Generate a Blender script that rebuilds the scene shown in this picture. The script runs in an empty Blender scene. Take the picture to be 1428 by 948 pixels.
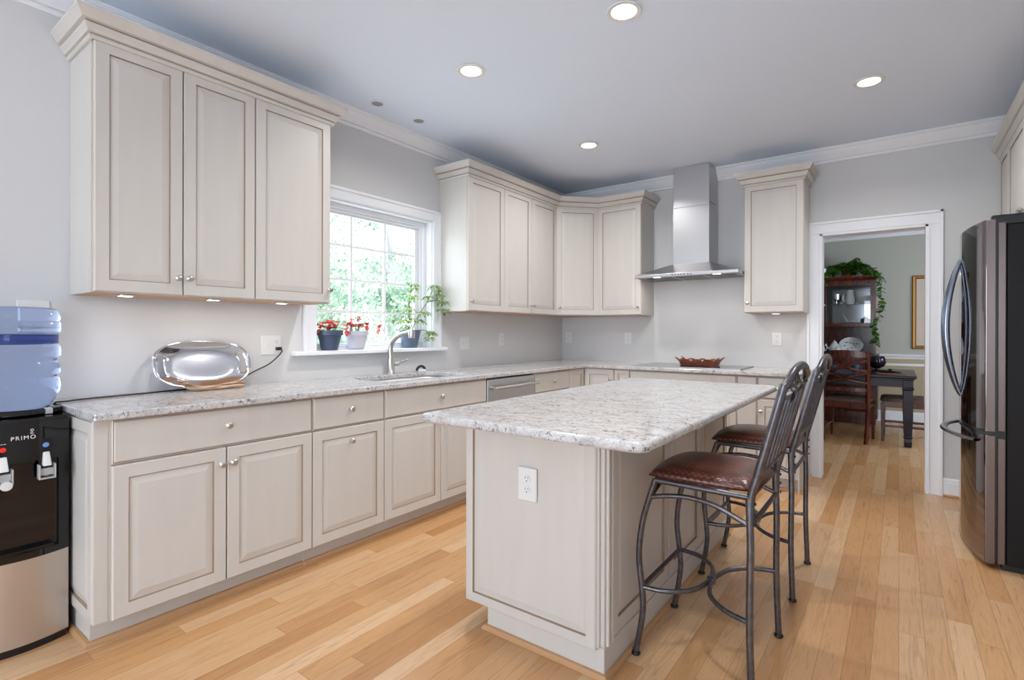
import bpy, bmesh, math, random
from mathutils import Vector, Matrix
random.seed(7)
sc = bpy.context.scene
col = sc.collection
PI = math.pi

# ------------------------------------------------------------------ camera
CAM = Vector((3.0682, -5.0065, 1.2199))
yaw, pitch, roll, FPX = 0.6309, -0.0012, 0.0024, 722.73
fwd = Vector((-math.sin(yaw), math.cos(yaw), 0)); rgt = Vector((math.cos(yaw), math.sin(yaw), 0)); upv = Vector((0, 0, 1))
f2 = fwd*math.cos(pitch)+upv*math.sin(pitch); u2 = upv*math.cos(pitch)-fwd*math.sin(pitch)
r3 = rgt*math.cos(roll)+u2*math.sin(roll); u3 = u2*math.cos(roll)-rgt*math.sin(roll)
cd = bpy.data.cameras.new('camera'); cam = bpy.data.objects.new('camera', cd); col.objects.link(cam)
cam.matrix_world = Matrix(((r3.x, u3.x, -f2.x, CAM.x), (r3.y, u3.y, -f2.y, CAM.y), (r3.z, u3.z, -f2.z, CAM.z), (0, 0, 0, 1)))
cd.sensor_width = 36; cd.lens = FPX/1428*36; cd.shift_x = -11.35/1428; cd.shift_y = -10.48/1428
cd.clip_start = .05
sc.camera = cam

# ------------------------------------------------------------------ world, light, exposure
sc.view_settings.view_transform = 'Standard'; sc.view_settings.look = 'None'
sc.view_settings.gamma = 1; sc.view_settings.use_curve_mapping = False
sc.view_settings.exposure = 0.28
w = bpy.data.worlds.new('sky'); sc.world = w; w.use_nodes = True
bg = w.node_tree.nodes['Background']; bg.inputs[0].default_value = (.80, .90, 1, 1); bg.inputs[1].default_value = 5.2

def area(name, loc, rot, sx, sy, power, color=(1, 1, 1)):
    l = bpy.data.lights.new(name, 'AREA'); l.shape = 'RECTANGLE'; l.size = sx; l.size_y = sy; l.energy = power; l.color = color
    o = bpy.data.objects.new(name, l); o.location = loc; o.rotation_euler = rot; col.objects.link(o); return o
DAY = (.84, .92, 1.0)
area('patio_daylight', (2.1, -8.60, 1.25), (math.radians(90), 0, 0), 2.2, 2.0, 38, DAY)     # behind the camera, shines to +y
area('side_daylight', (4.20, -6.9, 1.55), (0, math.radians(90), 0), 1.2, 1.3, 5, DAY)          # right hand wall, shines to -x
pt = area('sink_window_portal', (-.19, -2.55, 1.60), (0, math.radians(-90), 0), 1.05, 1.1, 1, DAY); pt.data.cycles.is_portal = True
area('dining_daylight', (5.15, 1.9, 1.5), (0, math.radians(90), 0), 1.6, 2.0, 15, (1, .97, .93))

# ------------------------------------------------------------------ materials
def lin(c):
    c = c/255
    return c/12.92 if c <= .04045 else ((c+.055)/1.055)**2.4
def S(r, g, b): return (lin(r), lin(g), lin(b), 1)
M = {}
def mat(name, color, rough=.5, metal=0, **k):
    m = bpy.data.materials.new(name); m.use_nodes = True; p = m.node_tree.nodes['Principled BSDF']
    p.inputs['Base Color'].default_value = color; p.inputs['Roughness'].default_value = rough; p.inputs['Metallic'].default_value = metal
    for a, b in k.items(): p.inputs[a.replace('_', ' ')].default_value = b
    M[name] = m; return m
def nodes(m): return m.node_tree.nodes, m.node_tree.links, m.node_tree.nodes['Principled BSDF']
def ramp(n, stops, interp='LINEAR'):
    r = n.new('ShaderNodeValToRGB'); r.color_ramp.interpolation = interp
    while len(r.color_ramp.elements) < len(stops): r.color_ramp.elements.new(.5)
    for e, (p, c) in zip(r.color_ramp.elements, stops): e.position = p; e.color = c
    return r
def noise(n, l, vec, scale, detail=3, rough=.5, dist=0):
    t = n.new('ShaderNodeTexNoise'); t.inputs['Scale'].default_value = scale; t.inputs['Detail'].default_value = detail
    t.inputs['Roughness'].default_value = rough; t.inputs['Distortion'].default_value = dist
    if vec is not None: l.new(vec, t.inputs['Vector'])
    return t
def mapping(n, l, scale=(1, 1, 1), rot=(0, 0, 0), src='Object'):
    tc = n.new('ShaderNodeTexCoord'); mp = n.new('ShaderNodeMapping')
    mp.inputs['Scale'].default_value = scale; mp.inputs['Rotation'].default_value = rot
    l.new(tc.outputs[src], mp.inputs[0]); return mp.outputs[0]
def mix(n, l, fac, a, b, mode='MIX'):
    x = n.new('ShaderNodeMix'); x.data_type = 'RGBA'; x.blend_type = mode
    for i, v in ((0, fac), (6, a), (7, b)):
        if hasattr(v, 'is_linked') or hasattr(v, 'links'): l.new(v, x.inputs[i])
        else: x.inputs[i].default_value = v
    return x.outputs[2]
def bump(n, l, p, h, strength=.2, dist=.002):
    b = n.new('ShaderNodeBump'); b.inputs['Strength'].default_value = strength; b.inputs['Distance'].default_value = dist
    l.new(h, b.inputs['Height']); l.new(b.outputs[0], p.inputs['Normal'])

mat('wall_paint', S(208, 208, 209), .75)
n, l, p = nodes(M['wall_paint']); t = noise(n, l, mapping(n, l), 90, 4); bump(n, l, p, t.outputs[0], .06, .001)
mat('dining_paint', S(178, 177, 167), .75)
mat('dining_wainscot_paint', S(176, 164, 136), .75)
mat('ceiling_paint', S(224, 235, 252), .9)
mat('trim_white', S(236, 238, 243), .35)
mat('cabinet_cream', S(227, 222, 213), .38)
n, l, p = nodes(M['cabinet_cream']); t = noise(n, l, mapping(n, l, (1, 1, .15)), 14, 3)
l.new(ramp(n, [(.3, S(201, 197, 192)), (.7, S(205, 201, 196))]).outputs[0], p.inputs[0]); rr = [x for x in n if x.bl_idname == 'ShaderNodeValToRGB'][0]; l.new(t.outputs[0], rr.inputs[0])
mat('glaze_brown', S(158, 136, 116), .5)
mat('glaze_soft', S(200, 188, 172), .45)
mat('maple_underside', S(205, 158, 118), .5)
mat('nickel', S(200, 198, 194), .28, 1)
mat('stainless', S(188, 188, 190), .3, 1)
n, l, p = nodes(M['stainless']); t = noise(n, l, mapping(n, l, (2, 2, 160)), 6, 3); 
r = ramp(n, [(.3, (.32,)*3+(1,)), (.7, (.40,)*3+(1,))]); l.new(t.outputs[0], r.inputs[0]); l.new(r.outputs[0], p.inputs['Roughness'])
mat('stainless_tan', S(196, 184, 172), .38, .75)
mat('black_stainless', S(132, 124, 124), .06, 1)
mat('door_edge_steel', S(120, 110, 108), .28, 1)
mat('handle_steel', S(112, 118, 130), .2, 1)
mat('hutch_glass', (.97, .99, 1, 1), .0, 0, Transmission_Weight=1.0, IOR=1.45)
mat('mirror_back', S(150, 152, 156), .12, 1)
mat('fridge_case', S(20, 19, 22), .5, 0, Specular_IOR_Level=.25)
mat('black_gloss', S(12, 12, 15), .06)
mat('black_plastic', S(20, 20, 22), .35)
mat('black_glass', S(8, 8, 10), .04)
mat('white_plastic', S(224, 224, 224), .35)
mat('grey_plastic', S(176, 178, 180), .4)
mat('grille_grey', S(150, 156, 164), .7)
mat('slot_dark', S(60, 58, 56), .6)
mat('red_plastic', S(235, 50, 35), .3)
mat('blue_plastic', S(110, 150, 215), .3)
mat('aged_iron', S(94, 88, 84), .32, .85)
n, l, p = nodes(M['aged_iron']); t = noise(n, l, mapping(n, l), 45, 4); r = ramp(n, [(.3, S(88, 87, 92)), (.7, S(112, 111, 118))]); l.new(t.outputs[0], r.inputs[0]); l.new(r.outputs[0], p.inputs[0])
mat('brown_leather', S(70, 36, 28), .28)
n, l, p = nodes(M['brown_leather']); v = mapping(n, l, (1, 1, 1), (0, 0, PI/4))
vt = n.new('ShaderNodeTexVoronoi'); vt.inputs['Scale'].default_value = 62; vt.inputs['Randomness'].default_value = .15; l.new(v, vt.inputs['Vector'])
r = ramp(n, [(0, S(132, 86, 70)), (.5, S(84, 44, 35)), (.8, S(34, 17, 14))]); l.new(vt.outputs[0], r.inputs[0]); l.new(r.outputs[0], p.inputs[0])
inv = n.new('ShaderNodeMath'); inv.operation = 'MULTIPLY'; inv.inputs[1].default_value = -1; l.new(vt.outputs[0], inv.inputs[0]); bump(n, l, p, inv.outputs[0], .35, .003)
mat('bottle_dark_reflection', (.16, .20, .52, 1), .05, 0, Transmission_Weight=.85, IOR=1.25)
mat('bottle_blue', (.62, .72, .95, 1), .03, 0, Transmission_Weight=1.0, IOR=1.22)
mat('bottle_cap_blue', S(20, 40, 120), .25)
mat('clear_glass', (.97, .99, 1, 1), .0, 0, Transmission_Weight=1.0, IOR=1.05)
mat('polished_silver', S(222, 224, 232), .09, 1)
mat('driftwood', S(178, 140, 112), .8)
n, l, p = nodes(M['driftwood']); t = noise(n, l, mapping(n, l, (12, 3, 30)), 4, 4); r = ramp(n, [(.3, S(104, 74, 56)), (.7, S(206, 176, 150))]); l.new(t.outputs[0], r.inputs[0]); l.new(r.outputs[0], p.inputs[0]); bump(n, l, p, t.outputs[0], .5, .004)
mat('tray_wood', S(122, 62, 42), .4)
n, l, p = nodes(M['tray_wood']); t = noise(n, l, mapping(n, l, (3, 20, 30)), 4, 4); r = ramp(n, [(.3, S(74, 36, 26)), (.7, S(160, 88, 60))]); l.new(t.outputs[0], r.inputs[0]); l.new(r.outputs[0], p.inputs[0])
mat('tray_cream', S(214, 196, 178), .5)
mat('cherry_wood', S(66, 30, 22), .22)
n, l, p = nodes(M['cherry_wood']); t = noise(n, l, mapping(n, l, (10, 10, 1.4)), 3, 4, dist=1); r = ramp(n, [(.3, S(44, 17, 14)), (.7, S(104, 46, 30))]); l.new(t.outputs[0], r.inputs[0]); l.new(r.outputs[0], p.inputs[0])
mat('table_wood', S(28, 20, 28), .28, 0, Specular_IOR_Level=.3)
mat('seat_fabric', S(92, 72, 62), .7)
mat('porcelain', S(236, 238, 236), .15)
mat('porcelain_blue', S(90, 110, 130), .2)
mat('dark_vase', S(28, 20, 34), .1)
mat('gilt_frame', S(150, 108, 52), .35, .5)
mat('art_mat', S(200, 186, 172), .6)
mat('art_print', S(150, 144, 142), .6)
mat('brass', S(206, 168, 96), .25, 1)
mat('terracotta', S(176, 92, 52), .8)
mat('pot_blue', S(66, 80, 104), .35)
mat('pot_grey', S(196, 196, 206), .7)
mat('pot_steel_blue', S(92, 106, 128), .3)
mat('soil', S(50, 38, 30), .9)
def leafmat(name, a, b, sc_=30):
    mat(name, a, .45, Subsurface_Weight=0.0)
    n, l, p = nodes(M[name]); t = noise(n, l, mapping(n, l), sc_, 2); r = ramp(n, [(.38, a), (.62, b)]); l.new(t.outputs[0], r.inputs[0]); l.new(r.outputs[0], p.inputs[0])
    # leaves let some light through
    tr = n.new('ShaderNodeBsdfTranslucent'); l.new(r.outputs[0], tr.inputs[0]); mx = n.new('ShaderNodeMixShader'); mx.inputs[0].default_value = .4
    out = [x for x in n if x.bl_idname == 'ShaderNodeOutputMaterial'][0]
    l.new(p.outputs[0], mx.inputs[1]); l.new(tr.outputs[0], mx.inputs[2]); l.new(mx.outputs[0], out.inputs[0])
leafmat('ivy_leaf', S(40, 96, 26), S(112, 168, 60))
leafmat('schefflera_leaf', S(70, 120, 70), S(196, 214, 140), 40)
leafmat('red_leaf', S(190, 60, 66), S(238, 130, 122))
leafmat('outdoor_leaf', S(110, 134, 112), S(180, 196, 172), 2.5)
mat('stem_green', S(96, 104, 72), .6)
mat('bark', S(150, 148, 146), .9)
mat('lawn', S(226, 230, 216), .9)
def emit(name, c, s):
    m = bpy.data.materials.new(name); m.use_nodes = True; p = m.node_tree.nodes['Principled BSDF']
    p.inputs['Base Color'].default_value = (.9, .9, .9, 1); p.inputs['Emission Color'].default_value = c; p.inputs['Emission Strength'].default_value = s; M[name] = m
emit('lamp_lens', (1, .93, .84, 1), 6)
emit('puck_lens', (1, .93, .82, 1), 5)

# granite: white ground, grey directional streaks, burgundy and charcoal flecks
m = mat('granite', S(215, 212, 210), .12)
n, l, p = nodes(m)
v = mapping(n, l, (1, 1, 1)); vs = mapping(n, l, (1.3, 3.0, 2), (0, 0, math.radians(-32)))
a = noise(n, l, vs, 11, 10, .78, .5); ra = ramp(n, [(.30, S(150, 147, 149)), (.42, S(190, 187, 187)), (.52, S(206, 206, 207)), (.64, S(218, 218, 220)), (.80, S(190, 184, 184))]); l.new(a.outputs[0], ra.inputs[0])
b = noise(n, l, v, 75, 4, .65); rb = ramp(n, [(.385, (1, 1, 1, 1)), (.44, (0, 0, 0, 1))]); l.new(b.outputs[0], rb.inputs[0])
b2 = noise(n, l, vs, 7, 4, .6); rb2 = ramp(n, [(.42, (0, 0, 0, 1)), (.58, (.9, .9, .9, 1))]); l.new(b2.outputs[0], rb2.inputs[0])
mm = n.new('ShaderNodeMath'); mm.operation = 'MULTIPLY'; l.new(rb.outputs[0], mm.inputs[0]); l.new(rb2.outputs[0], mm.inputs[1])
c1 = mix(n, l, mm.outputs[0], ra.outputs[0], S(76, 72, 80))
c = noise(n, l, v, 38, 4, .7, .4); rc = ramp(n, [(.57, (0, 0, 0, 1)), (.64, (1, 1, 1, 1))]); l.new(c.outputs[0], rc.inputs[0])
c2n = noise(n, l, v, 5, 2); rc2 = ramp(n, [(.46, (0, 0, 0, 1)), (.60, (.8, .8, .8, 1))]); l.new(c2n.outputs[0], rc2.inputs[0])
m3 = n.new('ShaderNodeMath'); m3.operation = 'MULTIPLY'; l.new(rc.outputs[0], m3.inputs[0]); l.new(rc2.outputs[0], m3.inputs[1])
c3 = mix(n, l, m3.outputs[0], c1, S(128, 96, 90))
fl = noise(n, l, v, 260, 2); rf = ramp(n, [(.3, S(205, 200, 198)), (.6, (1, 1, 1, 1))]); l.new(fl.outputs[0], rf.inputs[0])
l.new(mix(n, l, .6, c3, rf.outputs[0], 'MULTIPLY'), p.inputs[0])

# oak strip floor, boards run along y
m = mat('oak_floor', S(214, 164, 108), .27)
n, l, p = nodes(m)
tc = n.new('ShaderNodeTexCoord'); sp = n.new('ShaderNodeSeparateXYZ'); l.new(tc.outputs['Object'], sp.inputs[0])
def math_(op, a, b=None):
    q = n.new('ShaderNodeMath'); q.operation = op
    for i, x in enumerate((a, b)):
        if x is None: continue
        if isinstance(x, (int, float)): q.inputs[i].default_value = x
        else: l.new(x, q.inputs[i])
    return q.outputs[0]
bw = .083
xs = math_('DIVIDE', sp.outputs[0], bw); ix = math_('FLOOR', xs); fx = math_('FRACT', xs)
wn = n.new('ShaderNodeTexWhiteNoise'); wn.noise_dimensions = '1D'; l.new(ix, wn.inputs['W'])
ys = math_('ADD', math_('DIVIDE', sp.outputs[1], .95), math_('MULTIPLY', wn.outputs['Value'], 9.7)); iy = math_('FLOOR', ys); fy = math_('FRACT', ys)
cb = n.new('ShaderNodeCombineXYZ'); l.new(ix, cb.inputs[0]); l.new(iy, cb.inputs[1])
wn2 = n.new('ShaderNodeTexWhiteNoise'); wn2.noise_dimensions = '2D'; l.new(cb.outputs[0], wn2.inputs['Vector'])
rbd = ramp(n, [(0, S(186, 136, 88)), (.35, S(201, 154, 106)), (.7, S(208, 165, 120)), (1, S(216, 180, 142))]); l.new(wn2.outputs['Value'], rbd.inputs[0])
off = n.new('ShaderNodeVectorMath'); off.operation = 'ADD'; mp = mapping(n, l, (34, 2.2, 1)); l.new(mp, off.inputs[0])
sc2 = n.new('ShaderNodeVectorMath'); sc2.operation = 'SCALE'; sc2.inputs['Scale'].default_value = 37; l.new(wn2.outputs['Color'], sc2.inputs[0]); l.new(sc2.outputs[0], off.inputs[1])
gr = noise(n, l, off.outputs[0], 1.6, 5, .6, 1.2); rg = ramp(n, [(.3, S(196, 186, 172)), (.5, (1, 1, 1, 1)), (.72, S(226, 216, 204))]); l.new(gr.outputs[0], rg.inputs[0])
base = mix(n, l, .55, rbd.outputs[0], rg.outputs[0], 'MULTIPLY')
gx = math_('MAXIMUM', math_('LESS_THAN', fx, .022), math_('LESS_THAN', fy, .0022))
l.new(mix(n, l, math_('MULTIPLY', gx, .55), base, S(120, 78, 42)), p.inputs[0])
bump(n, l, p, math_('SUBTRACT', 1.0, gx), .15, .001)
mat('oak_shoe', S(190, 146, 104), .4)
mat('dining_rug', S(150, 110, 90), .9)

# ------------------------------------------------------------------ mesh helpers
class MB:
    def __init__(s): s.v = []; s.f = []; s.m = []; s.T = Matrix.Identity(4)
    def add(s, vs, fs, mi=0):
        k = len(s.v); s.v += [tuple(s.T @ Vector(q)) for q in vs]; s.f += [tuple(i+k for i in f) for f in fs]
        s.m += [mi]*len(fs) if isinstance(mi, int) else list(mi); return s
    def box(s, x0, x1, y0, y1, z0, z1, mi=0):
        return s.add([(x, y, z) for z in (z0, z1) for y in (y0, y1) for x in (x0, x1)],
                     [(0, 2, 3, 1), (4, 5, 7, 6), (0, 1, 5, 4), (2, 6, 7, 3), (0, 4, 6, 2), (1, 3, 7, 5)], mi)
    def tube(s, pts, r, seg=10, mi=0, cap=True, sc=(1, 1)):
        pts = [Vector(q) for q in pts]; rs = r if isinstance(r, (list, tuple)) else [r]*len(pts)
        N = len(pts); t0 = (pts[1]-pts[0]).normalized(); a = Vector((0, 0, 1)) if abs(t0.z) < .9 else Vector((1, 0, 0))
        nrm = t0.cross(a).normalized(); vs = []; fs = []
        for i, q in enumerate(pts):
            t = (pts[min(i+1, N-1)]-pts[max(i-1, 0)]).normalized(); nrm = (nrm-t*nrm.dot(t)).normalized(); bi = t.cross(nrm)
            vs += [q+(nrm*math.cos(2*PI*j/seg)*sc[0]+bi*math.sin(2*PI*j/seg)*sc[1])*rs[i] for j in range(seg)]
        for i in range(N-1):
            for j in range(seg): fs.append((i*seg+j, i*seg+(j+1) % seg, (i+1)*seg+(j+1) % seg, (i+1)*seg+j))
        if cap: fs += [tuple(range(seg))[::-1], tuple((N-1)*seg+j for j in range(seg))]
        return s.add(vs, fs, mi)
    def lathe(s, prof, seg=24, mi=0, o=(0, 0, 0), axis='z', closed=True):
        vs = []; fs = []; P = len(prof)
        for r, z in prof:
            for j in range(seg):
                c, q = math.cos(2*PI*j/seg)*r, math.sin(2*PI*j/seg)*r
                d = (c, q, z) if axis == 'z' else ((z, c, q) if axis == 'x' else (c, z, q))
                vs.append((d[0]+o[0], d[1]+o[1], d[2]+o[2]))
        for i in range(P-1):
            for j in range(seg): fs.append((i*seg+j, i*seg+(j+1) % seg, (i+1)*seg+(j+1) % seg, (i+1)*seg+j))
        if closed: fs += [tuple(range(seg))[::-1], tuple((P-1)*seg+j for j in range(seg))]
        return s.add(vs, fs, mi)
    def prism(s, poly, z0, z1, mi=0):
        k = len(poly)
        return s.add([(x, y, z0) for x, y in poly]+[(x, y, z1) for x, y in poly],
                     [tuple(range(k))[::-1], tuple(range(k, 2*k))]+[(i, (i+1) % k, (i+1) % k+k, i+k) for i in range(k)], mi)
    def sweep(s, path, prof, mi=0):
        """closed profile [(out, z)] carried along a plan path; 'out' is to the right of travel"""
        P = [Vector((a, b)) for a, b in path]; K = len(prof); vs = []; fs = []
        for i, q in enumerate(P):
            d0 = (P[i]-P[i-1]).normalized() if i else None; d1 = (P[i+1]-P[i]).normalized() if i < len(P)-1 else None
            n0 = Vector((d0.y, -d0.x)) if d0 else None; n1 = Vector((d1.y, -d1.x)) if d1 else None
            if n0 is None: m_ = n1
            elif n1 is None: m_ = n0
            else: m_ = (n0+n1); m_ = m_/(m_.dot(n0))
            vs += [(q.x+m_.x*a, q.y+m_.y*a, z) for a, z in prof]
        for i in range(len(P)-1):
            for j in range(K): fs.append((i*K+j, i*K+(j+1) % K, (i+1)*K+(j+1) % K, (i+1)*K+j))
        fs += [tuple(range(K)), tuple((len(P)-1)*K+j for j in range(K))[::-1]]
        return s.add(vs, fs, mi)
    def at(s, o, u, nn):
        """local frame: x along u, y along outward normal nn, z up"""
        u = Vector(u).normalized(); nn = Vector(nn).normalized(); o = Vector(o)
        s.T = Matrix(((u.x, nn.x, 0, o.x), (u.y, nn.y, 0, o.y), (0, 0, 1, o.z), (0, 0, 0, 1))); return s
    def rings(s, w, h, rg, mis, x0=0, z0=0):
        """nested rectangles: rg [(inset, out)], mis material for each band then the cap"""
        vs = []; fs = []; ms = []
        for i, d in rg: vs += [(x0+i, d, z0+i), (x0+w-i, d, z0+i), (x0+w-i, d, z0+h-i), (x0+i, d, z0+h-i)]
        for k in range(len(rg)-1):
            for j in range(4): fs.append((4*k+j, 4*k+(j+1) % 4, 4*k+4+(j+1) % 4, 4*k+4+j)); ms.append(mis[k])
        K = 4*(len(rg)-1); fs += [(K, K+1, K+2, K+3), (3, 2, 1, 0)]; ms += [mis[-1], 0]
        return s.add(vs, fs, ms)

def build(name, mb, mats, parent=None, smooth=False, bevel=0, bseg=2, angle=40, local=False, weld=False):
    me = bpy.data.meshes.new(name)
    off = Vector((0, 0, 0))
    if parent is not None and not local:
        off = Vector(parent['_o']) if '_o' in parent else Vector((0, 0, 0))
    me.from_pydata([tuple(Vector(v)-off) for v in mb.v], [], mb.f)
    for i, f in enumerate(me.polygons): f.material_index = mb.m[i]
    bm = bmesh.new(); bm.from_mesh(me)
    if weld: bmesh.ops.remove_doubles(bm, verts=bm.verts, dist=1e-6)
    bmesh.ops.recalc_face_normals(bm, faces=bm.faces); bm.to_mesh(me); bm.free()
    for q in (mats if isinstance(mats, (list, tuple)) else [mats]): me.materials.append(M[q])
    o = bpy.data.objects.new(name, me); col.objects.link(o)
    if parent is not None:
        o.parent = parent; o['_o'] = tuple(off)
    if smooth:
        me.polygons.foreach_set('use_smooth', [True]*len(me.polygons))
        try: me.set_sharp_from_angle(angle=math.radians(angle))
        except Exception: pass
    if bevel:
        b = o.modifiers.new('bevel', 'BEVEL'); b.width = bevel; b.segments = bseg; b.limit_method = 'ANGLE'; b.angle_limit = math.radians(35); b.harden_normals = False
    return o
def thing(name, label, cat, loc=(0, 0, 0), group=None):
    o = bpy.data.objects.new(name, None); col.objects.link(o); o.location = loc; o.empty_display_size = .1
    o['_o'] = tuple(loc); o['label'] = label; o['category'] = cat
    if group: o['group'] = group
    return o
def tag(o, label, cat, group=None):
    o['label'] = label; o['category'] = cat
    if group: o['group'] = group
    return o
def struct(name, mb, mats, **k):
    o = build(name, mb, mats, **k)
    if o.parent is None: o['kind'] = 'structure'
    return o
def dup(o, parent=None):
    c = o.copy(); col.objects.link(c)
    if parent is not None: c.parent = parent
    for ch in list(o.children): dup(ch, c)
    return c
def arc(c, a, b, t0, t1, k, plane='xz'):
    r = []
    for i in range(k+1):
        t = t0+(t1-t0)*i/k; x, y = a*math.cos(t), b*math.sin(t)
        r.append((c[0]+x, c[1], c[2]+y) if plane == 'xz' else ((c[0]+x, c[1]+y, c[2]) if plane == 'xy' else (c[0], c[1]+x, c[2]+y)))
    return r
def spline(pts, k=6):
    P = [Vector(q) for q in pts]; r = []
    for i in range(len(P)-1):
        a, b, c, d = P[max(i-1, 0)], P[i], P[i+1], P[min(i+2, len(P)-1)]
        for j in range(k):
            t = j/k; r.append(.5*((2*b)+(c-a)*t+(2*a-5*b+4*c-d)*t*t+(-a+3*b-3*c+d)*t**3))
    r.append(P[-1]); return r
def leaf(mb, base, d, length, width, droop=.2, up=Vector((0, 0, 1)), mi=0, fold=.15):
    d = Vector(d).normalized(); side = d.cross(up)
    if side.length < .05: side = d.cross(Vector((1, 0, 0)))
    side.normalize(); nn = side.cross(d).normalized(); b = Vector(base); vs = []; fs = []
    for k, (t, wd) in enumerate(((0, .08), (.25, .8), (.55, 1), (.8, .62), (1, .03))):
        c = b+d*length*t-Vector((0, 0, 1))*droop*length*t*t
        hw = width*.5*wd; vs += [c-side*hw+nn*hw*fold*2, c, c+side*hw+nn*hw*fold*2]
    for k in range(4): q = 3*k; fs += [(q, q+1, q+4, q+3), (q+1, q+2, q+5, q+4)]
    mb.add(vs, fs, mi)
# ================================================================== THE ROOM
CEIL = 2.743
YB = -8.5      # wall behind the camera
XR = 4.25      # right hand wall
YD = 3.75      # far wall of the dining room
struct('floor', MB().box(-.2, 5.2, YB-.2, YD+.2, -.05, 0), 'oak_floor')
struct('ceiling', MB().box(-.2, 5.2, YB-.2, YD+.2, CEIL, CEIL+.06), 'ceiling_paint')
# left wall with the window hole
WY0, WY1, WZ0, WZ1 = -3.071, -2.020, 1.092, 2.118
m = MB().box(-.2, 0, YB, WY0, 0, CEIL).box(-.2, 0, WY1, .12, 0, CEIL).box(-.2, 0, WY0, WY1, 0, WZ0).box(-.2, 0, WY0, WY1, WZ1, CEIL)
struct('wall_left', m, 'wall_paint')
# back wall with the doorway
DX0, DX1, DZ = 2.5325, 3.2469, 2.044
m = MB().box(0, DX0, 0, .12, 0, CEIL).box(DX1, XR+.1, 0, .12, 0, CEIL).box(DX0, DX1, 0, .12, DZ, CEIL)
struct('wall_back', m, 'wall_paint')
m = MB().box(XR, XR+.12, -6.2, 0, 0, CEIL).box(XR, XR+.12, -7.6, -6.2, 0, .9).box(XR, XR+.12, -7.6, -6.2, 2.2, CEIL).box(XR, XR+.12, YB, -7.6, 0, CEIL)
struct('wall_right', m, 'wall_paint')
m = MB().box(0, 1.0, YB-.12, YB, 0, CEIL).box(3.2, XR, YB-.12, YB, 0, CEIL).box(1.0, 3.2, YB-.12, YB, 2.25, CEIL).box(1.0, 3.2, YB-.12, YB, 0, .15)
struct('wall_rear', m, 'wall_paint')
# dining room walls
struct('wall_dining_far', MB().box(.4, 5.1, YD, YD+.1, .90, CEIL), 'dining_paint')
struct('wall_dining_far_lower', MB().box(.4, 5.1, YD, YD+.1, 0, .90), 'dining_wainscot_paint')
struct('wall_dining_left', MB().box(.3, .4, .12, YD+.1, 0, CEIL), 'dining_paint')
m = MB().box(5.0, 5.1, .12, 1.2, 0, CEIL).box(5.0, 5.1, 2.6, YD+.1, 0, CEIL).box(5.0, 5.1, 1.2, 2.6, 0, .9).box(5.0, 5.1, 1.2, 2.6, 2.1, CEIL)
struct('wall_dining_right', m, 'dining_paint')

# ---- crown, baseboard, casings
CP = [(0, -.108), (.010, -.108), (.013, -.102), (.013, -.092), (.007, -.089), (.007, -.085), (.022, -.083), (.026, -.074), (.040, -.058), (.056, -.036), (.062, -.024), (.062, -.018), (.072, -.016), (.076, -.010), (.082, -.009), (.082, 0), (0, 0)]
struct('trim_1', MB().sweep([(0, 0), (0, YB)], [(a, CEIL+z) for a, z in CP][::-1] if 0 else [(-a, CEIL+z) for a, z in CP]), 'trim_white')
struct('trim_2', MB().sweep([(0, 0), (XR, 0)], [(a, CEIL+z) for a, z in CP]), 'trim_white')
struct('trim_3', MB().sweep([(.4, YD), (5.0, YD)], [(a*1.5, CEIL+z*1.9) for a, z in CP]), 'trim_white')
def baseboard(name, path, h=.135, flip=1):
    prof = [(0, 0), (.016, 0), (.016, h-.035), (.013, h-.025), (.013, h-.012), (.006, h), (0, h)]
    return struct(name, MB().sweep(path, [(flip*a, z) for a, z in prof]), 'trim_white')
baseboard('baseboard_back', [(3.337, 0), (XR, 0)])
baseboard('baseboard_dining_far', [(.4, YD), (5.0, YD)], .15)
baseboard('baseboard_left', [(0, YB), (0, -4.80)])
struct('trim_4', MB().box(3.338, XR, -.030, -.0165, 0, .018), 'oak_shoe', bevel=.005)
# chair rail and panel moulding in the dining room
struct('trim_5', MB().sweep([(.4, YD), (5.0, YD)], [(0, .865), (.012, .865), (.016, .885), (.030, .900), (.034, .915), (.016, .925), (0, .928)]), 'trim_white')
m = MB()
for x0, x1 in ((.6, 1.9), (2.1, 3.05), (3.2, 4.6)):
    pass
struct('trim_6', MB().sweep([(.6, YD), (4.8, YD)], [(0, .765), (.014, .768), (.020, .782), (.010, .798), (0, .800)]), 'trim_white')

# doorway: casing both sides plus jamb
def casing_profile(mb, x, z0, z1, w, y, outer):
    """vertical board: plain with a raised back band along the outer edge"""
    a, b = (x, x+w)
    mb.box(a, b, y-.014, y, z0, z1)
m = MB()
for (x0, x1, s_) in ((2.4382, DX0, 1), (DX1, 3.337, -1)):
    m.box(x0, x1, -.014, -.0005, 0, DZ)
    if s_ == 1: m.box(x0, x0+.020, -.024, -.014, 0, 2.1448); m.box(x1-.012, x1-.004, -.019, -.014, 0, DZ+.004)
    else: m.box(x1-.020, x1, -.024, -.014, 0, 2.1448); m.box(x0+.004, x0+.012, -.019, -.014, 0, DZ+.004)
m.box(2.4382, 3.337, -.014, -.0005, DZ, 2.1448).box(2.4382, 3.337, -.024, -.014, 2.1448-.020, 2.1448).box(DX0-.012, DX1+.012, -.019, -.014, DZ+.004, DZ+.012)
struct('door_1', m, 'trim_white', bevel=.003)
j = MB().box(DX0-.001, DX0+.016, -.014, .134, 0, DZ).box(DX1-.016, DX1+.001, -.014, .134, 0, DZ).box(DX0, DX1, -.014, .134, DZ-.016, DZ+.001)
j.box(2.45, DX0, .12, .134, 0, DZ+.09).box(DX1, 3.33, .12, .134, 0, DZ+.09).box(DX0, DX1, .12, .134, DZ, DZ+.09)
struct('door_jamb', j, 'trim_white', parent=bpy.data.objects['door_1'])

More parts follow.
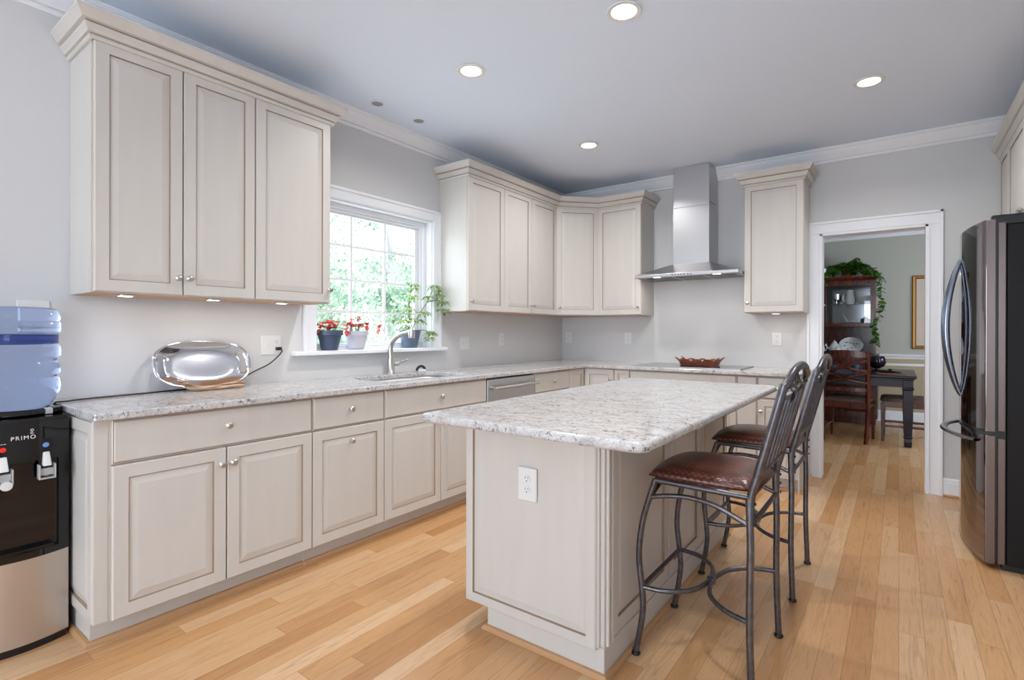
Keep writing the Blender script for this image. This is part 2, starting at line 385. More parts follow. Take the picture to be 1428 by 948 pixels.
# ---- window over the sink
wm = MB()
cy0, cy1, cz1 = WY0-.086, WY1+.084, WZ1+.080
def vcas(y0, y1, z0, z1): wm.box(.0005, .016, y0, y1, z0, z1)
vcas(cy0, WY0+.004, WZ0-.02, cz1); vcas(WY1-.004, cy1, WZ0-.02, cz1); vcas(WY0+.004, WY1-.004, WZ1-.004, cz1)
wm.box(.016, .026, cy0, cy0+.020, WZ0-.02, cz1).box(.016, .026, cy1-.020, cy1, WZ0-.02, cz1).box(.016, .026, cy0, cy1, cz1-.020, cz1)
wm.box(.016, .021, WY0-.006, WY0, WZ0, WZ1+.006).box(.016, .021, WY1, WY1+.006, WZ0, WZ1+.006).box(.016, .021, WY0-.006, WY1+.006, WZ1, WZ1+.006)
# jamb box
wm.box(-.20, .001, WY0-.001, WY0+.014, WZ0, WZ1).box(-.20, .001, WY1-.014, WY1+.001, WZ0, WZ1).box(-.20, .001, WY0, WY1, WZ1-.014, WZ1+.001)
win = struct('window_1', wm, 'trim_white', bevel=.002)
struct('window_sill', MB().box(-.19, .062, WY0-.163, WY1+.120, WZ0-.026, WZ0+.001), 'trim_white', parent=win, bevel=.006, bseg=3)
# sash frame, stepped, then muntins
gx = -.115; gy0, gy1, gz0, gz1 = -3.010, -2.125, 1.135, 2.045
f = MB()
def ringbox(mb, y0, y1, z0, z1, t, xa, xb, lo=None):
    lo = t if lo is None else lo
    mb.box(xa, xb, y0, y0+t, z0, z1).box(xa, xb, y1-t, y1, z0, z1).box(xa, xb, y0+t, y1-t, z0, z0+lo).box(xa, xb, y0+t, y1-t, z1-t, z1)
ringbox(f, WY0+.014, WY1-.014, WZ0+.001, WZ1-.014, .030, -.150, -.062, .016)
ringbox(f, WY0+.040, WY1-.040, WZ0+.016, WZ1-.040, .022, -.140, -.080, .014)
ringbox(f, gy0-.035, gy1+.040, gz0-.025, gz1+.030, .036, -.135, -.100, .026)
struct('window_frame', f, 'trim_white', parent=win, bevel=.003)
mu = MB()
for y in (-2.718, -2.417): mu.box(gx-.010, gx+.010, y-.010, y+.010, gz0-.01, gz1+.01)
for z in (1.360, 1.588, 1.828): mu.box(gx-.0085, gx+.0085, gy0-.01, gy1+.01, z-.009, z+.009)
struct('window_muntin', mu, 'trim_white', parent=win)
struct('window_pane', MB().box(gx-.002, gx+.001, gy0-.02, gy1+.02, gz0-.02, gz1+.02), 'clear_glass', parent=win)

# ================================================================== CABINETS
RG = [(0, 0), (0, .013), (.004, .019), (.052, .019), (.0532, .0125), (.0562, .0125), (.060, .0130), (.086, .0180)]
RM = [1, 0, 0, 2, 2, 0, 0, 0]
def mk_door(parent, o, u, nn, w, h, name='door', knob=None, label=None):
    mb = MB().at(o, u, nn); k = min(1, (min(w, h)/2-.005)/.09)
    rg = RG if k >= 1 else [(i*max(k, .3), d) for i, d in RG]
    mb.rings(w, h, rg, [1, 0, 0, 2, 2, 0, 0, 0])
    d = build(name, mb, ['cabinet_cream', 'glaze_soft', 'glaze_brown'], parent)
    if label: d['label'] = label
    if knob: mk_knob(d, Vector(o)+Vector(u).normalized()*knob[0]+Vector((0, 0, knob[1]))+Vector(nn).normalized()*.019, nn)
    return d
def mk_slab(parent, o, u, nn, w, h, name='drawer', knob=None):
    mb = MB().at(o, u, nn)
    mb.rings(w, h, [(0, 0), (0, .012), (.003, .0145), (.006, .0145), (.009, .019)], [1, 0, 2, 0, 0])
    d = build(name, mb, ['cabinet_cream', 'glaze_soft', 'glaze_brown'], parent)
    if knob: mk_knob(d, Vector(o)+Vector(u).normalized()*knob[0]+Vector((0, 0, knob[1]))+Vector(nn).normalized()*.019, nn)
    return d
def mk_knob(parent, pos, nn):
    nn = Vector(nn).normalized(); mb = MB(); a = Vector((0, 0, 1)); b = nn.cross(a)
    mb.T = Matrix(((a.x, b.x, nn.x, pos[0]), (a.y, b.y, nn.y, pos[1]), (a.z, b.z, nn.z, pos[2]), (0, 0, 0, 1)))
    mb.lathe([(.0085, 0), (.0085, .002), (.0055, .004), (.0048, .013), (.0100, .018), (.0145, .022), (.0150, .026), (.0120, .030), (.004, .032)], 16)
    return build('knob', mb, 'nickel', parent, smooth=True)
Z0, Z1 = .1057, .8762
DG = .002      # half of the gap between fronts
def base_cab(label, o, u, nn, w, loc, group=None, body=(0, 0), kick=True, kick_in=.065):
    r = thing('base_cabinet', label, 'cabinet', loc, group)
    mb = MB().at(o, u, nn); mb.box(body[0], w+body[1], .004, .6195, Z0-.002, .8815); build('body', mb, 'cabinet_cream', r)
    if kick:
        mb = MB().at(o, u, nn); mb.box(body[0], w+body[1], .010, .6195-kick_in, 0.001, Z0-.002); build('toe_kick', mb, 'cabinet_cream', r)
    return r
X, Yp = (1, 0, 0), (0, 1, 0); Ym = (0, -1, 0)
FX = .6200
b = [-4.3267, -3.9051, -3.4844, -3.0229, -2.5578, -2.0889, -1.4765, -.9125]
ZD, ZS = .7000, .7070       # top of doors, bottom of drawers
def yl(y, z=0): return (FX, y, z)
# 36 inch cabinet, left end of the run
c1 = base_cab('wide cream base cabinet at the left end of the window wall, beside the water dispenser', (0, b[0], 0), Yp, X, b[2]-b[0], (.3, (b[0]+b[2])/2, 0), body=(-.042, 0), kick_in=.075)
mk_slab(c1, yl(b[0]+DG, ZS), Yp, X, b[2]-b[0]-2*DG, Z1-ZS, knob=(.421, .092))
mk_door(c1, yl(b[0]+DG, Z0), Yp, X, b[1]-b[0]-2*DG, ZD-Z0, knob=(.3935, .525))
mk_door(c1, yl(b[1]+DG, Z0), Yp, X, b[2]-b[1]-2*DG, ZD-Z0, knob=(.020, .525))
mb = MB().at((.02, b[0]-.0425, Z0), X, Ym); mb.rings(.585, .765, [(0, 0), (0, .010), (.003, .012), (.045, .012), (.048, .004), (.052, .004), (.056, .005), (.080, .010)], [0, 0, 0, 2, 2, 0, 0, 0])
build('end_panel', mb, ['cabinet_cream', 'glaze_soft', 'glaze_brown'], c1)
m_ = MB().box(.606, .6215, b[0]-.054, b[0]-.004, Z0, .8815); build('corner_stile', m_, 'cabinet_cream', c1, bevel=.004)
# 18 inch
c2 = base_cab('narrow cream base cabinet with one drawer above one door whose knob is centred', (0, b[2], 0), Yp, X, b[3]-b[2], (.3, (b[2]+b[3])/2, 0))
mk_slab(c2, yl(b[2]+DG, ZS), Yp, X, b[3]-b[2]-2*DG, Z1-ZS, knob=(.222, .088))
mk_door(c2, yl(b[2]+DG, Z0), Yp, X, b[3]-b[2]-2*DG, ZD-Z0, knob=(.226, .517))
# sink base
c3 = base_cab('cream sink base cabinet below the faucet, left of the dishwasher', (0, b[3], 0), Yp, X, b[5]-b[3], (.3, (b[3]+b[5])/2, 0))
bpy.data.objects.remove([c for c in c3.children if c.name.startswith('body')][0])
mb = MB().at((0, b[3], 0), Yp, X); w3 = b[5]-b[3]
mb.box(0, .018, .004, .6195, Z0-.002, .8815).box(w3-.018, w3, .004, .6195, Z0-.002, .8815).box(.018, w3-.018, .004, .6195, Z0-.002, Z0+.016).box(.018, w3-.018, .004, .016, Z0+.016, .8815).box(.018, w3-.018, .60, .6195, Z0+.016, .8815)
build('body', mb, 'cabinet_cream', c3)
mk_slab(c3, yl(b[3]+DG, ZS), Yp, X, w3-2*DG, Z1-ZS, name='false_drawer_front', knob=(.458, .088))
mk_door(c3, yl(b[3]+DG, Z0), Yp, X, b[4]-b[3]-2*DG, ZD-Z0, knob=(.435, .525))
mk_door(c3, yl(b[4]+DG, Z0), Yp, X, b[5]-b[4]-2*DG, ZD-Z0, knob=(.024, .525))
# dishwasher
dw = thing('dishwasher', 'stainless dishwasher with a bar handle, under the counter right of the sink', 'dishwasher', (.3, (b[5]+b[6])/2, 0))
build('tub', MB().box(.02, .615, b[5]+.006, b[6]-.006, .012, .8790), 'black_plastic', dw)
build('door', MB().box(.616, .642, b[5]+.004, b[6]-.004, .115, .868), 'stainless', dw, bevel=.004)
build('toe_panel', MB().box(.54, .56, b[5]+.01, b[6]-.01, .004, .110), 'black_plastic', dw)
hm = MB().tube([(.690, b[5]+.022, .806), (.690, b[6]-.012, .806)], .0125, 14)
for y in (b[5]+.045, b[6]-.035): hm.tube([(.641, y, .806), (.690, y, .806)], [.013, .010], 10)
build('handle', hm, 'nickel', dw, smooth=True)
# drawer stack
c4 = base_cab('cream drawer base cabinet between the dishwasher and the corner', (0, b[6], 0), Yp, X, b[7]-b[6], (.3, (b[6]+b[7])/2, 0))
for z0_, z1_ in ((ZS, Z1), (.412, ZD), (Z0, .405)):
    mk_slab(c4, yl(b[6]+DG, z0_), Yp, X, b[7]-b[6]-2*DG, z1_-z0_, knob=(.281, (z1_-z0_)/2))
# corner
c5 = thing('corner_base_cabinet', 'cream corner base cabinet with a folding pair of narrow doors', 'cabinet', (.35, -.35, 0))
L_ = lambda d, e: [(.004, b[7]), (d, b[7]), (d, -d), (e, -d), (e, -.004), (.004, -.004)]
build('body', MB().prism(L_(.6195, .949), Z0-.002, .8815), 'cabinet_cream', c5)
build('toe_kick', MB().prism(L_(.555, .949), .001, Z0-.002), 'cabinet_cream', c5)
mk_door(c5, yl(b[7]+DG, Z0), Yp, X, -.642-b[7]-DG, Z1-Z0)
mk_door(c5, (.642, -FX, Z0), X, Ym, .949-.642-DG, Z1-Z0, knob=(.275, .68))
# run along the back wall
def yb(x, z=0): return (x, -FX, z)
c6 = base_cab('slim cream pull-out base cabinet left of the cooktop', (.949, 0, 0), X, Ym, .151, (1.02, -.3, 0))
mk_door(c6, yb(.949+DG, Z0), X, Ym, .151-2*DG, Z1-Z0, knob=(.073, .682))
c7 = base_cab('wide cream base cabinet below the black cooktop', (1.10, 0, 0), X, Ym, .92, (1.56, -.3, 0))
mk_slab(c7, yb(1.10+DG, ZS), X, Ym, .92-2*DG, Z1-ZS, name='false_drawer_front')
mk_door(c7, yb(1.10+DG, Z0), X, Ym, .46-2*DG, ZD-Z0, knob=(.43, .525)); mk_door(c7, yb(1.56+DG, Z0), X, Ym, .46-2*DG, ZD-Z0, knob=(.027, .525))
c8 = base_cab('slim plain cream base cabinet right of the cooktop', (2.02, 0, 0), X, Ym, .155, (2.1, -.3, 0))
mk_slab(c8, yb(2.02+DG, Z0), X, Ym, .155-2*DG, Z1-Z0, name='door')
c9 = base_cab('cream base cabinet at the doorway end, with one drawer over one door', (2.175, 0, 0), X, Ym, .262, (2.3, -.3, 0), body=(0, .02))
mk_slab(c9, yb(2.175+DG, ZS), X, Ym, .262-2*DG, Z1-ZS, knob=(.142, .077))
mk_door(c9, yb(2.175+DG, Z0), X, Ym, .262-2*DG, ZD-Z0, knob=(.026, .50))
build('end_panel', MB().box(2.4575, 2.469, -.622, -.030, .003, .8815), 'cabinet_cream', c9, bevel=.002)

# oak shoe moulding along the kicks
m = MB()
def shoe(mb, path, s=1): mb.sweep(path, [(0, .0005), (s*.018, .0005), (s*.016, .010), (s*.010, .017), (0, .019)])
m = MB(); shoe(m, [(.008, b[0]-.044), (.5455, b[0]-.044), (.5455, b[2]-.001), (.5555, b[2]+.01), (.5555, b[5])])
struct('trim_7', m, 'oak_shoe')
m = MB(); shoe(m, [(.5555, b[6]), (.5555, -.5565), (2.4705, -.5565 if 0 else -.5565), ]); struct('trim_8', m, 'oak_shoe')
m = MB(); shoe(m, [(2.4695, -.622), (2.4695, -.03)]); struct('trim_9', m, 'oak_shoe')

# ---- countertop, L shaped, with the sink cut out
ZT, TT = .9117, .030
SX0, SX1, SY0, SY1 = .150, .545, -2.920, -2.180
def grid_slab(xs, ys, keep, z0, z1):
    idx = {}; vs = []; fs = []
    def V(x, y):
        if (x, y) not in idx: idx[(x, y)] = len(vs); vs.append((x, y, z1))
        return idx[(x, y)]
    for i in range(len(xs)-1):
        for j in range(len(ys)-1):
            if keep((xs[i]+xs[i+1])/2, (ys[j]+ys[j+1])/2): fs.append((V(xs[i], ys[j]), V(xs[i+1], ys[j]), V(xs[i+1], ys[j+1]), V(xs[i], ys[j+1])))
    bm = bmesh.new(); bv = [bm.verts.new(q) for q in vs]
    for q in fs: bm.faces.new([bv[i] for i in q])
    bmesh.ops.dissolve_limit(bm, angle_limit=.01, verts=bm.verts, edges=bm.edges)
    g = bmesh.ops.extrude_face_region(bm, geom=list(bm.faces)); 
    for q in g['geom']:
        if isinstance(q, bmesh.types.BMVert): q.co.z = z0
    bmesh.ops.recalc_face_normals(bm, faces=bm.faces); return bm
def rounded_rect(x0, x1, y0, y1, r, k=5):
    r = r if isinstance(r, (list, tuple)) else [r]*4; pts = []
    for (cx, cy, t0), rr_ in zip(((x1-r[0], y0+r[0], -PI/2), (x1-r[1], y1-r[1], 0), (x0+r[2], y1-r[2], PI/2), (x0+r[3], y0+r[3], PI)), r):
        for i in range(k+1):
            t = t0+PI/2*i/k; pts.append((cx+rr_*math.cos(t), cy+rr_*math.sin(t)))
    return pts
CXF = .668
def slab_with_hole():
    """outer L outline with rounded near corner, one rounded sink hole, thickness TT"""
    outer = [(.662, -4.388), (CXF, -4.382), (CXF, -.665), (2.468, -.665), (2.474, -.659), (2.474, -.002), (.002, -.002), (.002, -4.388)]
    hole = rounded_rect(SX0, SX1, SY0, SY1, .07, 6)
    bm = bmesh.new()
    def loop(pts):
        vs = [bm.verts.new((x, y, ZT)) for x, y in pts]; return [bm.edges.new((vs[i], vs[(i+1) % len(vs)])) for i in range(len(vs))]
    es = loop(outer)+loop(hole)
    bmesh.ops.triangle_fill(bm, use_beauty=True, use_dissolve=False, edges=es)
    for f_ in list(bm.faces):
        c = f_.calc_center_median()
        if SX0+.01 < c.x < SX1-.01 and SY0+.01 < c.y < SY1-.01 and all(SX0-.001 <= v.co.x <= SX1+.001 and SY0-.001 <= v.co.y <= SY1+.001 for v in f_.verts): bm.faces.remove(f_)
    g = bmesh.ops.extrude_face_region(bm, geom=list(bm.faces))
    for q in g['geom']:
        if isinstance(q, bmesh.types.BMVert): q.co.z = ZT-TT
    bmesh.ops.recalc_face_normals(bm, faces=bm.faces); return bm
def from_bm(name, bm, mats, smooth=False):
    me = bpy.data.meshes.new(name); bm.to_mesh(me); bm.free(); me.materials.append(M[mats]); o = bpy.data.objects.new(name, me); col.objects.link(o)
    if smooth: me.polygons.foreach_set('use_smooth', [True]*len(me.polygons))
    return o
ct = from_bm('countertop', slab_with_hole(), 'granite')
bv = ct.modifiers.new('bevel', 'BEVEL'); bv.width = .011; bv.segments = 4; bv.limit_method = 'ANGLE'; bv.angle_limit = math.radians(50)
tag(ct, 'long L-shaped white granite countertop running along the window wall and the hood wall', 'countertop')

# ---- island
IX0, IX1, IY0, IY1 = 1.600, 2.507, -3.652, -1.690
isl = MB().prism(rounded_rect(IX0, IX1, IY0, IY1, [.055, .055, .04, .04], 6), ZT-.0325, ZT)
it = build('island_countertop', isl, 'granite'); tag(it, 'white granite island countertop overhanging towards the two bar stools', 'countertop')
bv = it.modifiers.new('bevel', 'BEVEL'); bv.width = .013; bv.segments = 5; bv.limit_method = 'ANGLE'; bv.angle_limit = math.radians(50)
ib = thing('island_cabinet', 'cream kitchen island cabinet standing in the middle of the oak floor', 'island', (1.91, -2.55, 0))
bx0, bx1, by0, by1 = 1.602, 2.232, -3.362, -1.735
build('body', MB().box(bx0, bx1-.022, by0, by1, .106, ZT-.033), 'cabinet_cream', ib)
build('plinth', MB().box(1.705, 2.236, by0, by1, .0015, .106), 'cabinet_cream', ib, bevel=.002)
# end panel facing the camera
mb = MB().at((bx0, by0, .100), X, Ym)
mb.rings(.612, .774, [(0, 0), (0, .018), (.004, .023), (.040, .023), (.0415, .015), (.0440, .015), (.050, .015), (.072, .019)], [0, 0, 0, 2, 2, 0, 0, 0])
build('end_panel', mb, ['cabinet_cream', 'glaze_soft', 'glaze_brown'], ib)
# fluted corner post: three nested strips stepping round the corner
fp = MB().box(2.190, 2.222, by0-.014, by0+.045, .106, ZT-.034).box(2.190, 2.236, by0+.0, by0+.062, .106, ZT-.034)
fp.box(2.190, 2.246, by0+.014, by0+.030, .106, ZT-.034).box(2.190, 2.246, by0+.044, by0+.062, .106, ZT-.034)
build('corner_post', fp, 'cabinet_cream', ib, bevel=.005, bseg=3)
for (a_, c_) in ((-3.300, -2.715), (-2.713, -2.255), (-2.253, -1.737)):
    mb = MB().at((bx1-.022, a_, .106), Yp, X)
    mb.rings(c_-a_, .770, [(0, 0), (0, .018), (.003, .022), (.058, .022), (.0595, .014), (.0625, .014), (.068, .014), (.090, .019)], [1, 0, 0, 2, 2, 0, 0, 0])
    build('side_panel', mb, ['cabinet_cream', 'glaze_soft', 'glaze_brown'], ib)
# doors on the working side
for a_, c_ in ((by0+.02, -2.82), (-2.82, -2.28), (-2.28, by1-.01)):
    mk_slab(ib, (bx0+.001, c_-DG, ZS), Ym, (-1, 0, 0), c_-a_-2*DG, .165, knob=((c_-a_)/2, .085))
    mk_door(ib, (bx0+.001, c_-DG, Z0+.005), Ym, (-1, 0, 0), c_-a_-2*DG, ZD-Z0-.005, knob=(.03, .52))
m = MB(); m.sweep([(1.704, by1), (1.704, by0-.001), (2.237, by0-.001), (2.237, by1)], [(0, .0005), (.018, .0005), (.016, .010), (.010, .017), (0, .019)])
struct('trim_10', m, 'oak_shoe')

# ---- uppers
UB, UT = 1.385, 2.462
def upper(label, o, u, nn, w, loc, doors, knobs, body=(0, 0), ub=UB, ut=UT, top=2.550, name='wall_cabinet', dep=.3055):
    r = thing(name, label, 'cabinet', loc)
    mb = MB().at(o, u, nn); mb.box(body[0], w+body[1], .0025, dep, ub, top); build('body', mb, 'cabinet_cream', r)
    mb = MB().at(o, u, nn); mb.box(body[0]+.012, w+body[1]-.012, .012, dep-.018, ub-.0015, ub); build('bottom_panel', mb, 'maple_underside', r)
    x = 0
    for dwid, kn in zip(doors, knobs):
        q = Vector(o)+Vector(u)*(x+DG)+Vector(nn)*(dep+.0005)
        mk_door(r, (q.x, q.y, ub+.004), u, nn, dwid-2*DG, ut-ub-.004, knob=kn)
        x += dwid
    return r
uL = [-4.303, -3.9623, -3.6203, -3.1707]
def puck(x, y, label):
    r = thing('puck_light', label, 'light', (x, y, UB-.002), 'puck lights under the wall cabinets')
    build('housing', MB().lathe([(.026, -.002), (.034, 0-.0), (.036, -.002), (.035, -.007), (.029, -.008)], 24, o=(x, y, UB-.0015)), 'nickel', r, smooth=True)
    build('lens', MB().lathe([(.002, -.0078), (.027, -.0078), (.027, -.0090), (.002, -.0095)], 24, o=(x, y, UB-.0015)), 'puck_lens', r, smooth=True)
    l = bpy.data.lights.new('puck_lamp', 'AREA'); l.shape = 'DISK'; l.size = .05; l.energy = .45; l.color = (1, .93, .84)
    lo = bpy.data.objects.new('puck_lamp', l); col.objects.link(lo); lo.parent = r; lo.location = (0, 0, -.014)
u1 = upper('tall cream double-door wall cabinet at the far left, above the silver platter', (0, uL[0], 0), Yp, X, uL[2]-uL[0], (.16, -3.96, UB), [uL[1]-uL[0], uL[2]-uL[1]], [(.312, .078), (.018, .080)], body=(-.004, 0))
u2_ = upper('tall cream single-door wall cabinet immediately left of the window', (0, uL[2], 0), Yp, X, uL[3]-uL[2], (.16, -3.40, UB), [uL[3]-uL[2]], [(.432, .078)])
u3_ = upper('cream single-door wall cabinet immediately right of the window', (0, -1.9473, 0), Yp, X, .4657, (.16, -1.71, UB), [.4657], [(.030, .074)])
u4 = upper('cream double-door wall cabinet left of the diagonal corner cabinet', (0, -1.4816, 0), Yp, X, .8486, (.16, -1.06, UB), [.4096, .439], [(.392, .072), (.020, .072)])
# diagonal corner
uc = thing('corner_wall_cabinet', 'cream diagonal corner wall cabinet with one door', 'cabinet', (.25, -.25, UB))
dp = [(.0025, -.632), (.3055, -.632), (.6145, -.3055), (.6145, -.0025), (.0025, -.0025)]
build('body', MB().prism(dp, UB, 2.550), 'cabinet_cream', uc)
build('bottom_panel', MB().prism([(.015, -.615), (.295, -.615), (.600, -.295), (.600, -.015), (.015, -.015)], UB-.0015, UB), 'maple_underside', uc)
du_ = Vector((.6145-.3055, -.3055+.632, 0)); dl = du_.length; du_.normalize(); dn = Vector((du_.y, -du_.x, 0))
q = Vector((.3055, -.632, UB+.004))+du_*.006+dn*.0008
mk_door(uc, tuple(q), du_, dn, dl-.012, UT-UB-.004, knob=(.028, .072))
u5 = upper('cream single-door wall cabinet between the corner cabinet and the range hood', (.6145, 0, 0), X, Ym, 1.0762-.6145, (.85, -.16, UB), [1.0762-.6145], [(.432, .074)])
u6 = upper('cream single-door wall cabinet between the range hood and the doorway', (2.0035, 0, 0), X, Ym, .4507, (2.23, -.16, UB), [.4507], [(.028, .078)])
for x, y, t in ((.255, -4.17, 'round lit puck light under the far left wall cabinet, nearest the water dispenser'), (.255, -3.80, 'round lit puck light under the far left wall cabinet, above the silver platter'), (.255, -3.44, 'round lit puck light under the wall cabinet beside the window'), (2.24, -.255, 'round lit puck light under the wall cabinet beside the doorway')): puck(x, y, t)
CC = [(0, 2.448), (.008, 2.449), (.014, 2.458), (.014, 2.463), (.009, 2.465), (.009, 2.469), (.020, 2.471), (.024, 2.482), (.033, 2.494), (.035, 2.501), (.029, 2.504), (.029, 2.510), (.044, 2.513), (.050, 2.522), (.062, 2.540), (.067, 2.546), (.067, 2.556), (0, 2.556)]
def crown(label, path):
    mb = MB().sweep(path, CC); mb.m = []
    K = len(CC)
    for i in range(len(path)-1):
        for j in range(K): mb.m.append(2 if j in (4, 10) else 0)
    mb.m += [0, 0]
    o = build('cabinet_crown_molding', mb, ['cabinet_cream', 'glaze_soft', 'glaze_brown']); tag(o, label, 'molding'); return o
crown('stepped cream crown molding along the top of the left wall cabinets', [(0.003, -4.308), (.326, -4.308), (.326, -3.170), (.003, -3.170)])
crown('stepped cream crown molding bending round the corner wall cabinets', [(.003, -1.948), (.326, -1.948), (.326, -.641), (.623, -.326), (1.077, -.326), (1.077, -.003)])
crown('stepped cream crown molding on the cabinet between hood and doorway', [(2.003, -.003), (2.003, -.326), (2.455, -.326), (2.455, -.003)])
# cabinet over the refrigerator
XF = 3.660
u7 = thing('wall_cabinet', 'cream wall cabinet above the refrigerator at the right edge', 'cabinet', (3.95, -.7, 1.83))
build('body', MB().box(XF, XR-.003, -1.45, -.003, 1.86, 2.46), 'cabinet_cream', u7)
for a_, c_ in ((-.42, -.06), (-.96, -.42), (-1.45, -.96)):
    mk_door(u7, (XF-.0005, c_-.015 if a_ == -.42 else c_-DG, 1.865), Ym, (-1, 0, 0), c_-a_-.018, .59, knob=(.03 if a_ < -1 else c_-a_-.05, .05))
mb = MB().sweep([(XF, -.003), (XF, -1.47)], [(a, z-.012) for a, z in CC]); mb.m = [2 if j in (4, 10) else 0 for j in range(len(CC))]+[0, 0]
o = build('cabinet_crown_molding', mb, ['cabinet_cream', 'glaze_soft', 'glaze_brown']); tag(o, 'stepped cream crown molding above the refrigerator cabinet', 'molding')
# ================================================================== CEILING FITTINGS
for (x, y, t) in ((2.012, -2.733, 'round recessed ceiling light, nearest the camera above the island'), (1.052, -2.737, 'round recessed ceiling light between the island and the sink window'),
                  (2.950, -4.060, 'added unseen recessed ceiling light that brightens the floor at the near end'),  # added out-of-frame can, brightens the floor on the right
                  (1.026, -1.271, 'round recessed ceiling light nearest the corner wall cabinets'), (2.919, -1.227, 'round recessed ceiling light nearest the doorway and refrigerator')):
    r = thing('recessed_light', t, 'light', (x, y, CEIL-.001), 'recessed ceiling lights')
    build('trim_ring', MB().lathe([(.058, -.0005), (.080, -.0005), (.083, -.003), (.080, -.007), (.064, -.008), (.058, -.004)], 40, o=(x, y, CEIL-.0005), closed=False), 'white_plastic', r, smooth=True)
    build('lens', MB().lathe([(.001, -.001), (.062, -.001), (.062, -.005), (.001, -.0055)], 36, o=(x, y, CEIL-.0005)), 'lamp_lens', r)
    l = bpy.data.lights.new('recessed_lamp', 'AREA'); l.shape = 'DISK'; l.size = .12; l.energy = 10; l.color = (1, .97, .93); l.spread = math.radians(150)
    lo = bpy.data.objects.new('recessed_lamp', l); col.objects.link(lo); lo.parent = r; lo.location = (0, 0, -.012)
for (x, y, t) in ((.253, -2.776, 'small grey round ceiling grille, the left one of two above the window'), (.267, -2.418, 'small grey round ceiling grille, the right one of two above the window')):
    r = thing('ceiling_grille', t, 'grille', (x, y, CEIL-.001), 'small round ceiling grilles')
    build('rim', MB().lathe([(.036, -.0005), (.046, -.0005), (.045, -.004), (.036, -.004)], 28, o=(x, y, CEIL-.0005), closed=False), 'white_plastic', r, smooth=True)
    build('disc', MB().lathe([(.001, -.0012), (.037, -.0012), (.037, -.003), (.001, -.003)], 28, o=(x, y, CEIL-.0005)), 'grille_grey', r)

# ================================================================== RANGE HOOD
hx0, hx1, hy = 1.088, 2.000, -.500; hz = 1.7165; hcx0, hcx1, hcy = 1.371, 1.701, -.280
rh = thing('range_hood', 'stainless chimney range hood mounted over the cooktop', 'range hood', (1.545, -.01, hz))
rm = MB().box(hx0, hx1, hy, hy+.012, hz, hz+.027).box(hx0, hx0+.012, hy+.012, -.003, hz, hz+.027).box(hx1-.012, hx1, hy+.012, -.003, hz, hz+.027)
build('rim', rm, 'stainless', rh, bevel=.0015)
hp = MB().add([(hx0+.001, hy+.001, hz+.0272), (hx1-.001, hy+.001, hz+.0272), (hx1-.001, -.003, hz+.0272), (hx0+.001, -.003, hz+.0272), (hcx0-.004, hcy-.004, 1.848), (hcx1+.004, hcy-.004, 1.848), (hcx1+.004, -.003, 1.848), (hcx0-.004, -.003, 1.848)],
              [(0, 1, 5, 4), (1, 2, 6, 5), (2, 3, 7, 6), (3, 0, 4, 7), (4, 5, 6, 7), (3, 2, 1, 0)])
build('canopy', hp, 'stainless', rh)
build('lower_duct_cover', MB().box(hcx0, hcx1, hcy, -.003, 1.846, 2.366), 'stainless', rh, bevel=.002)
du2 = build('upper_duct_cover', MB().box(hcx0+.003, hcx1-.003, hcy+.003, -.003, 2.367, CEIL-.002), 'stainless', rh, bevel=.002)
vm = MB()
for k in range(5): vm.box(hcx1-.0035, hcx1-.0015, -.235+k*.032, -.215+k*.032, 2.392, 2.398)
build('vent_slot', vm, 'slot_dark', du2)
fm = MB().box(hx0+.013, hx1-.013, hy+.013, -.004, hz+.006, hz+.011); build('underside', fm, 'stainless', rh)
fl_ = MB()
for k in range(3):
    xa = hx0+.05+k*.275
    for i in range(12): fl_.box(xa+.008+i*.0205, xa+.020+i*.0205, -.36, -.05, hz+.001, hz+.0055)
build('grease_filter', fl_, 'black_stainless', rh)
for x in (hx0+.19, hx1-.19):
    q_ = build('hood_light', MB().lathe([(.001, 0), (.032, 0), (.032, -.003), (.001, -.004)], 24, o=(x, -.435, hz+.006)), 'puck_lens', rh)
for x in (hx0+.19, hx1-.19):
    l = bpy.data.lights.new('hood_lamp', 'AREA'); l.shape = 'DISK'; l.size = .05; l.energy = .9; l.color = (1, .95, .90)
    lo = bpy.data.objects.new('hood_lamp', l); col.objects.link(lo); lo.parent = rh; lo.location = (x-1.545, -.435+.01, -.004)
bt = MB()
for k in range(7):
    x = 1.445+k*.0265+(.006 if k > 4 else 0)
    bt.lathe([(.001, -.0035), (.0055, -.003), (.006, 0)], 12, o=(x, hy, hz+.0135), axis='y')
build('control_button', bt, 'slot_dark', rh)

# ================================================================== REFRIGERATOR (faces the window wall)
rf = thing('refrigerator', 'dark stainless french-door refrigerator with curved bow handles against the right wall', 'refrigerator', (3.85, -.95, 0))
fy0, fy1 = -1.412, -.492
build('case', MB().box(3.515, 4.20, fy0+.002, fy1-.002, .035, 1.775), 'fridge_case', rf, bevel=.004)
build('foot_grille', MB().box(3.50, 4.15, fy0+.02, fy1-.02, .001, .034), 'black_plastic', rf)
def bow(y): t = (y-(fy0+fy1)/2)/((fy1-fy0)/2); return 3.365+.066*t*t
def fdoor(ya, yb_, z0, z1, name):
    k = 14; ys = [ya+(yb_-ya)*i/k for i in range(k+1)]; rr_ = .008
    front = [(bow(y), y) for y in ys]
    # rounded ends
    poly = [(3.470, ya+.001), (bow(ya)+.012, ya), ]+[(bow(ya)+.003, ya+.0015)]+[(x, y) for x, y in front[0:1] if 0]
    poly += [(bow(ys[0]+.006), ys[0]+.006)]+front[1:-1]+[(bow(ys[-1]-.006), ys[-1]-.006), (bow(yb_)+.003, yb_-.0015), (bow(yb_)+.012, yb_), (3.470, yb_-.001)]
    return build(name, MB().prism(poly, z0, z1), 'black_stainless', rf, smooth=True, angle=25)
mid = (fy0+fy1)/2
